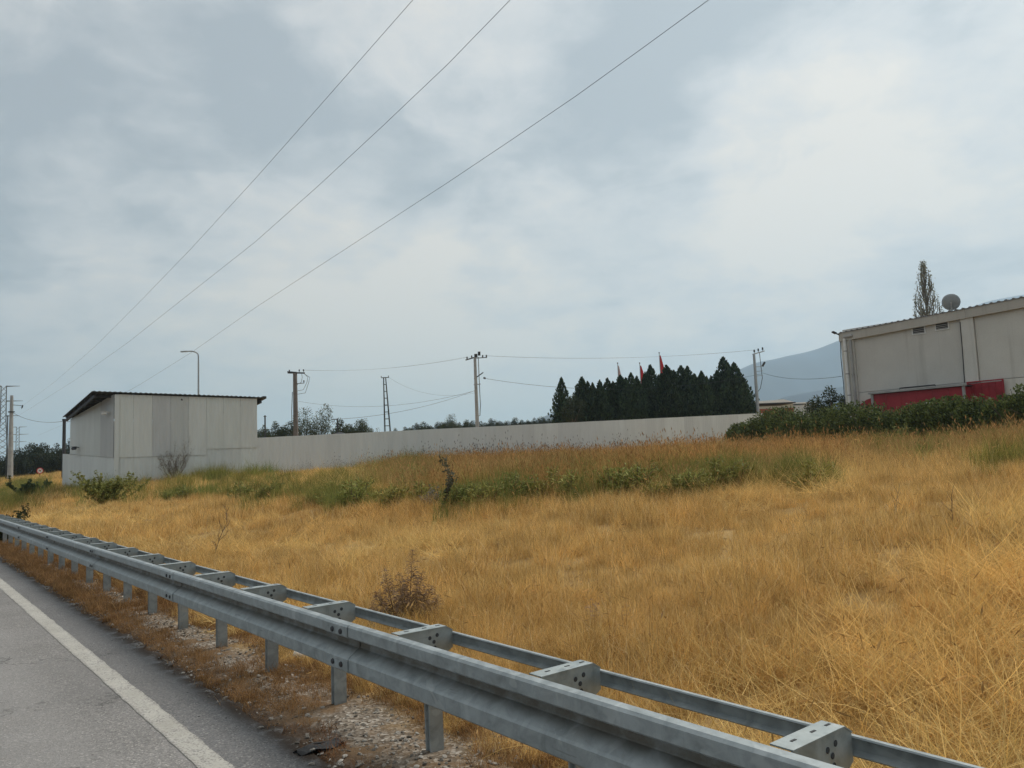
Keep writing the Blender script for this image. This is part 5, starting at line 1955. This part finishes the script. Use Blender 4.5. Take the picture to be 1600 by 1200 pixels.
tc = np.array([.16, .14, .115]) * (1 - g) + np.array([.44, .405, .355]) * g ** 2
tc[NR.random(n) < .012] = (.60, .55, .48)
z_ = np.maximum(ground_z(x, y), np.where(uv(x, y)[1] < 2.2, .0, -1)) + s_ * .18
scatter('gravel', 'loose beige gravel and small stones on the verge', 'gravel', np.stack([x, y, z_], 1), NR.random((n, 3)) * np.array([.6, .6, 6.28]), np.stack([s_, s_ * NR.uniform(.7, 1.3, n), s_], 1), tc, stones)

# ------------------------------------------------------------------ single plants
def twig_plant(px, py, hpx, label, spread=.35, n=9, mat=M_TWIG, name='bare_shrub', r=.008, leaves=0, lc=((.1, .1, .05), (.2, .18, .09)), cat='shrub', levels=2, lsize=(.03, .07)):
    p = hit(px, py)
    dist = (p - EYE).length
    h = hpx / FPX * p.y
    t = thing(name, label, cat, p)
    mb = MB()
    lp, ld = [], []

    def grow(a, d, L, rr, lev):
        pts = [a]
        q = a
        dd = d.copy()
        for i in range(4):
            dd = (dd + Vector((rnd.gauss(0, .12), rnd.gauss(0, .12), .06))).normalized()
            q = q + dd * (L / 4)
            pts.append(q)
            if lev and i >= 0:
                for _ in range(2):
                    sd = (dd + Vector((rnd.gauss(0, .6), rnd.gauss(0, .6), rnd.uniform(0, .4)))).normalized()
                    grow(q, sd, L * rnd.uniform(.25, .5), rr * .5, lev - 1)
            if leaves:
                for _ in range(leaves):
                    lp.append(tuple(q + Vector((rnd.gauss(0, .03), rnd.gauss(0, .03), rnd.gauss(0, .03)))))
                    ld.append((rnd.gauss(0, 1), rnd.gauss(0, 1), rnd.gauss(.4, .6)))
        mb.tube(pts, [rr, rr * .85, rr * .7, rr * .55, rr * .35], 4, False)
    for i in range(n):
        d = Vector((rnd.gauss(0, spread), rnd.gauss(0, spread), 1)).normalized()
        grow(Vector((rnd.gauss(0, .03), rnd.gauss(0, .03), -.05)), d, h * rnd.uniform(.6, 1.0) / max(.5, d.z), r, levels)
    mb.put('stems', mat, t)
    if lp:
        m = len(lp)
        put('leaves', leaf_mesh('leaves', np.array(lp), np.array(ld), NR.uniform(*lsize, m), .45, pal(m, *lc)), t)
    return t


twig_plant(272, 752, 36, 'bare grey shrub standing against the shed front wall', .5, 12, r=.008, levels=2, leaves=1, lc=((.10, .09, .07), (.19, .17, .13)), lsize=(.03, .06))
twig_plant(339, 872, 88, 'single thin leafless sapling in the golden grass by the barrier', .05, 1, name='bare_sapling', r=.011, cat='sapling')
twig_plant(1397, 812, 60, 'slender dry reddish stalk in the grass below the red stand', .07, 1, name='bare_sapling', r=.006, cat='sapling', levels=1)
twig_plant(1492, 838, 75, 'slender leaning dry stalk in the grass, taller of two below the concrete hall', .12, 1, name='bare_sapling', r=.006, cat='sapling', levels=1)
twig_plant(735, 716, 34, 'dark bare weed bush with seed tips in front of the fence', .3, 7, r=.012, levels=1)
twig_plant(168, 792, 36, 'bright green leafy bush at the foot of the shed corner', .6, 26, r=.008, leaves=12, lc=((.12, .14, .03), (.33, .32, .09)), name='green_bush', cat='bush', levels=1, lsize=(.05, .12))
twig_plant(690, 806, 92, 'dark spiky mullein stalk rising from the green weeds', .03, 1, r=.02, leaves=10, lc=((.06, .065, .04), (.17, .16, .10)), name='tall_weed', cat='weed', levels=1, lsize=(.04, .10))
twig_plant(672, 800, 30, 'small grey dry weed beside the mullein stalk', .5, 8, r=.01, leaves=3, lc=((.12, .11, .09), (.28, .25, .2)), name='dry_weed', cat='weed', levels=1)
twig_plant(40, 778, 17, 'low dark green leafy plant in the grass below the road sign', .9, 16, r=.012, leaves=8, lc=((.03, .05, .018), (.08, .11, .035)), name='green_bush', cat='bush', levels=1, lsize=(.10, .24))
twig_plant(2, 846, 34, 'dark shrub growing under the far end of the barrier', .5, 12, r=.01, leaves=10, lc=((.02, .03, .012), (.06, .075, .025)), name='green_bush', cat='bush', levels=1, lsize=(.05, .11))
twig_plant(925, 985, 36, 'dry pinkish thistle in the grass behind the barrier', .3, 3, r=.004, leaves=2, lc=((.25, .16, .14), (.42, .3, .25)), name='dry_weed', cat='weed', levels=1, lsize=(.012, .03))
twig_plant(975, 980, 26, 'second small dry thistle in the grass, right of the pinkish one', .3, 3, r=.004, leaves=2, lc=((.2, .15, .12), (.36, .28, .22)), name='dry_weed', cat='weed', levels=1, lsize=(.012, .03))

# leafy green weed clumps in the upper field and along the hedge foot
def weed_variant(k, ca, cb):
    n = 1000
    st = 18
    mb = MB()
    C, D = [], []
    tips = []
    for i in range(st):
        a_ = rnd.uniform(0, 6.28)
        rr = rnd.uniform(.05, .5)
        tips.append(Vector((math.cos(a_) * rr, math.sin(a_) * rr, rnd.uniform(.45, 1.0) * (1.05 - .6 * rr))))
        mb.tube([(math.cos(a_) * rr * .25, math.sin(a_) * rr * .25, -.04), tips[-1] * .55 + Vector((0, 0, .08)), tips[-1]], [.012, .008, .004], 4, False)
    for i in range(n):
        tp_ = tips[rnd.randrange(st)]
        f = rnd.random() ** .7
        p = Vector((tp_.x * (.25 + .75 * f), tp_.y * (.25 + .75 * f), tp_.z * f))
        C.append(tuple(p + Vector((rnd.gauss(0, .05), rnd.gauss(0, .05), rnd.gauss(0, .04)))))
        D.append((tp_.x + rnd.gauss(0, .5), tp_.y + rnd.gauss(0, .5), .5 + rnd.gauss(0, .4)))
    return leaf_mesh('leaves', np.array(C), np.array(D), NR.uniform(.06, .16, n), .24, pal(n, ca, cb, .25)), mb.mesh('stems', M_TWIG)


WV = [weed_variant(k, (.14, .155, .036), (.37, .36, .11)) for k in range(3)]
WO = [weed_variant(k, (.11, .12, .036), (.28, .265, .095)) for k in range(2)]


def weed_at(px, py, sc, lib, k, label, group):
    p = hit(px, py)
    t = thing('leafy_weed', label, 'weed', p, k * 2.1, group)
    lv, sm = lib[k % len(lib)]
    for nm_, me_ in (('leaves', lv), ('stems', sm)):
        o = put(nm_, me_, t, (0, 0, 0), (0, 0, 0), (sc * 1.15, sc * 1.15, sc))
        g_ = rnd.uniform(.75, 1.2)
        o.color = (g_ * rnd.uniform(.92, 1.12), g_, g_ * .95, 1)


for k, (px, py) in enumerate(((512, 792), (528, 784), (546, 797), (562, 788), (580, 794), (600, 790), (618, 797), (634, 780), (640, 762), (652, 770), (668, 764), (655, 790), (716, 806), (730, 800), (746, 806), (764, 800), (784, 796), (806, 792),
                              (826, 788), (846, 786), (868, 782), (892, 784), (958, 782), (978, 786), (1000, 780), (1024, 784), (1052, 782), (1076, 778), (1098, 780), (1120, 776), (1142, 774), (1246, 770), (1262, 774), (700, 770), (920, 772), (380, 786), (408, 782), (262, 784), (286, 780), (430, 778))):
    weed_at(px + rnd.uniform(-5, 5), py + rnd.uniform(-4, 3), rnd.uniform(.42, .85), WV, k, 'bright leafy green weed clump in the strip below the metal fence', 'green weed clumps below the fence')
for k in range(26):
    px = 1170 + k * 17 + rnd.uniform(-7, 7)
    weed_at(px, 706 - (px - 1170) * .022 + rnd.uniform(-5, 4), rnd.uniform(.7, 1.1), WO, k, 'olive green bushy weed growing at the foot of the long hedge', 'weeds along the hedge foot')

# feathery brown weed behind the barrier
p = hit(632, 985)
fw = thing('feathery_weed', 'brown feathery dried weed bush right behind the barrier', 'weed', p)
sc_ = p.y / FPX
mb = MB()
lc_, ldir, lsz = [], [], []
for (dx, hh) in ((-26, 96), (18, 122), (-8, 84), (30, 88), (-40, 62), (44, 66), (4, 70), (52, 48), (-50, 40), (20, 60)):
    h = hh * sc_
    top = Vector((dx * sc_ * 1.0, rnd.uniform(-.12, .12), h))
    b0 = Vector((dx * sc_ * .35, rnd.uniform(-.06, .06), -.03))
    pts = [b0.lerp(top, f) + Vector((0, 0, 0)) for f in (0, .33, .66, 1)]
    mb.tube(pts, [.006, .005, .004, .002], 5)
    for i in range(210):
        f = rnd.uniform(.06, 1)
        c = b0.lerp(top, f)
        a_ = rnd.uniform(0, 6.28)
        L = (.04 + .13 * (1 - f) ** .7) * rnd.uniform(.7, 1.2)
        d = Vector((math.cos(a_), math.sin(a_) * .8, rnd.uniform(.15, .7)))
        for j in range(3):
            lc_.append(tuple(c + d.normalized() * L * (.3 + .35 * j) + Vector((0, 0, -.03 * j * j * L / .1))))
            ldir.append(tuple(d + Vector((0, 0, -.45 * j))))
            lsz.append(L * .5)
mb.put('stems', M_TWIG, fw)
m = len(lc_)
put('leaflets', leaf_mesh('leaflets', np.array(lc_), np.array(ldir), np.array(lsz), .20, pal(m, (.15, .10, .065), (.36, .25, .165))), fw)

# ------------------------------------------------------------------ litter
p = hit(474, 1030)
bt = thing('plastic_bottle', 'crushed white plastic bottle with a dark cap lying under the barrier', 'bottle', p + Vector((0, 0, .028)), math.radians(40))
MB().lathe([(0, -.10), (.026, -.098), (.031, -.08), (.027, -.03), (.031, 0), (.028, .05), (.031, .07), (.024, .095), (.012, .115), (.012, .125)], n=12, M=Matrix.Rotation(math.radians(115), 3, 'Y')).put('body', M_WHITE, bt, True)
MB().lathe([(.0, .146), (.013, .145), (.0145, .14), (.0145, .122), (0, .121)], n=12, M=Matrix.Rotation(math.radians(115), 3, 'Y')).put('cap', M_DARK, bt)
p = hit(500, 1172)
rb = thing('rubber_scrap', 'flat torn piece of black rubber at the asphalt edge', 'rubber scrap', p + Vector((0, 0, .004)), RA * -1)
vs, fs = [], []
nx, ny = 10, 5
for i in range(nx + 1):
    for j in range(ny + 1):
        a, c = i / nx - .5, j / ny - .5
        vs.append((a * .30 + rnd.gauss(0, .006), c * .12 * (1 - 1.2 * a * a) + rnd.gauss(0, .006), .008 + .012 * math.sin(a * 9) * math.cos(c * 5) + .012))
n1_ = len(vs)
vs += [(a, b, c - .010) for a, b, c in vs]
for i in range(nx):
    for j in range(ny):
        a = i * (ny + 1) + j
        fs += [(a, a + ny + 1, a + ny + 2, a + 1), (n1_ + a, n1_ + a + 1, n1_ + a + ny + 2, n1_ + a + ny + 1)]
put('sheet', mesh('sheet', vs, fs, M_BLACK, True), rb)
MB().tube([(-.16, .04, .01), (-.02, .075, .02), (.12, .05, .012), (.15, .06, .01)], .008, 6).put('torn_edge', M_BLACK, rb)

# ------------------------------------------------------------------ haze
hz = MB().box((0, 0, 330), (22000, 22000, 668))
hm = bpy.data.materials.new('haze_air')
hm.use_nodes = True
ht = NT(hm.node_tree)
ht.n.remove(ht.n['Principled BSDF'])
pv = ht.node('ShaderNodeVolumePrincipled')
pv.inputs['Color'].default_value = (0.64, 0.84, 1.0, 1)
pv.inputs['Density'].default_value = 0.00027
pv.inputs['Anisotropy'].default_value = 0.55
ht.l.new(pv.outputs[0], ht.n['Material Output'].inputs['Volume'])
ho = hz.put('haze', hm)
ho['kind'] = 'stuff'
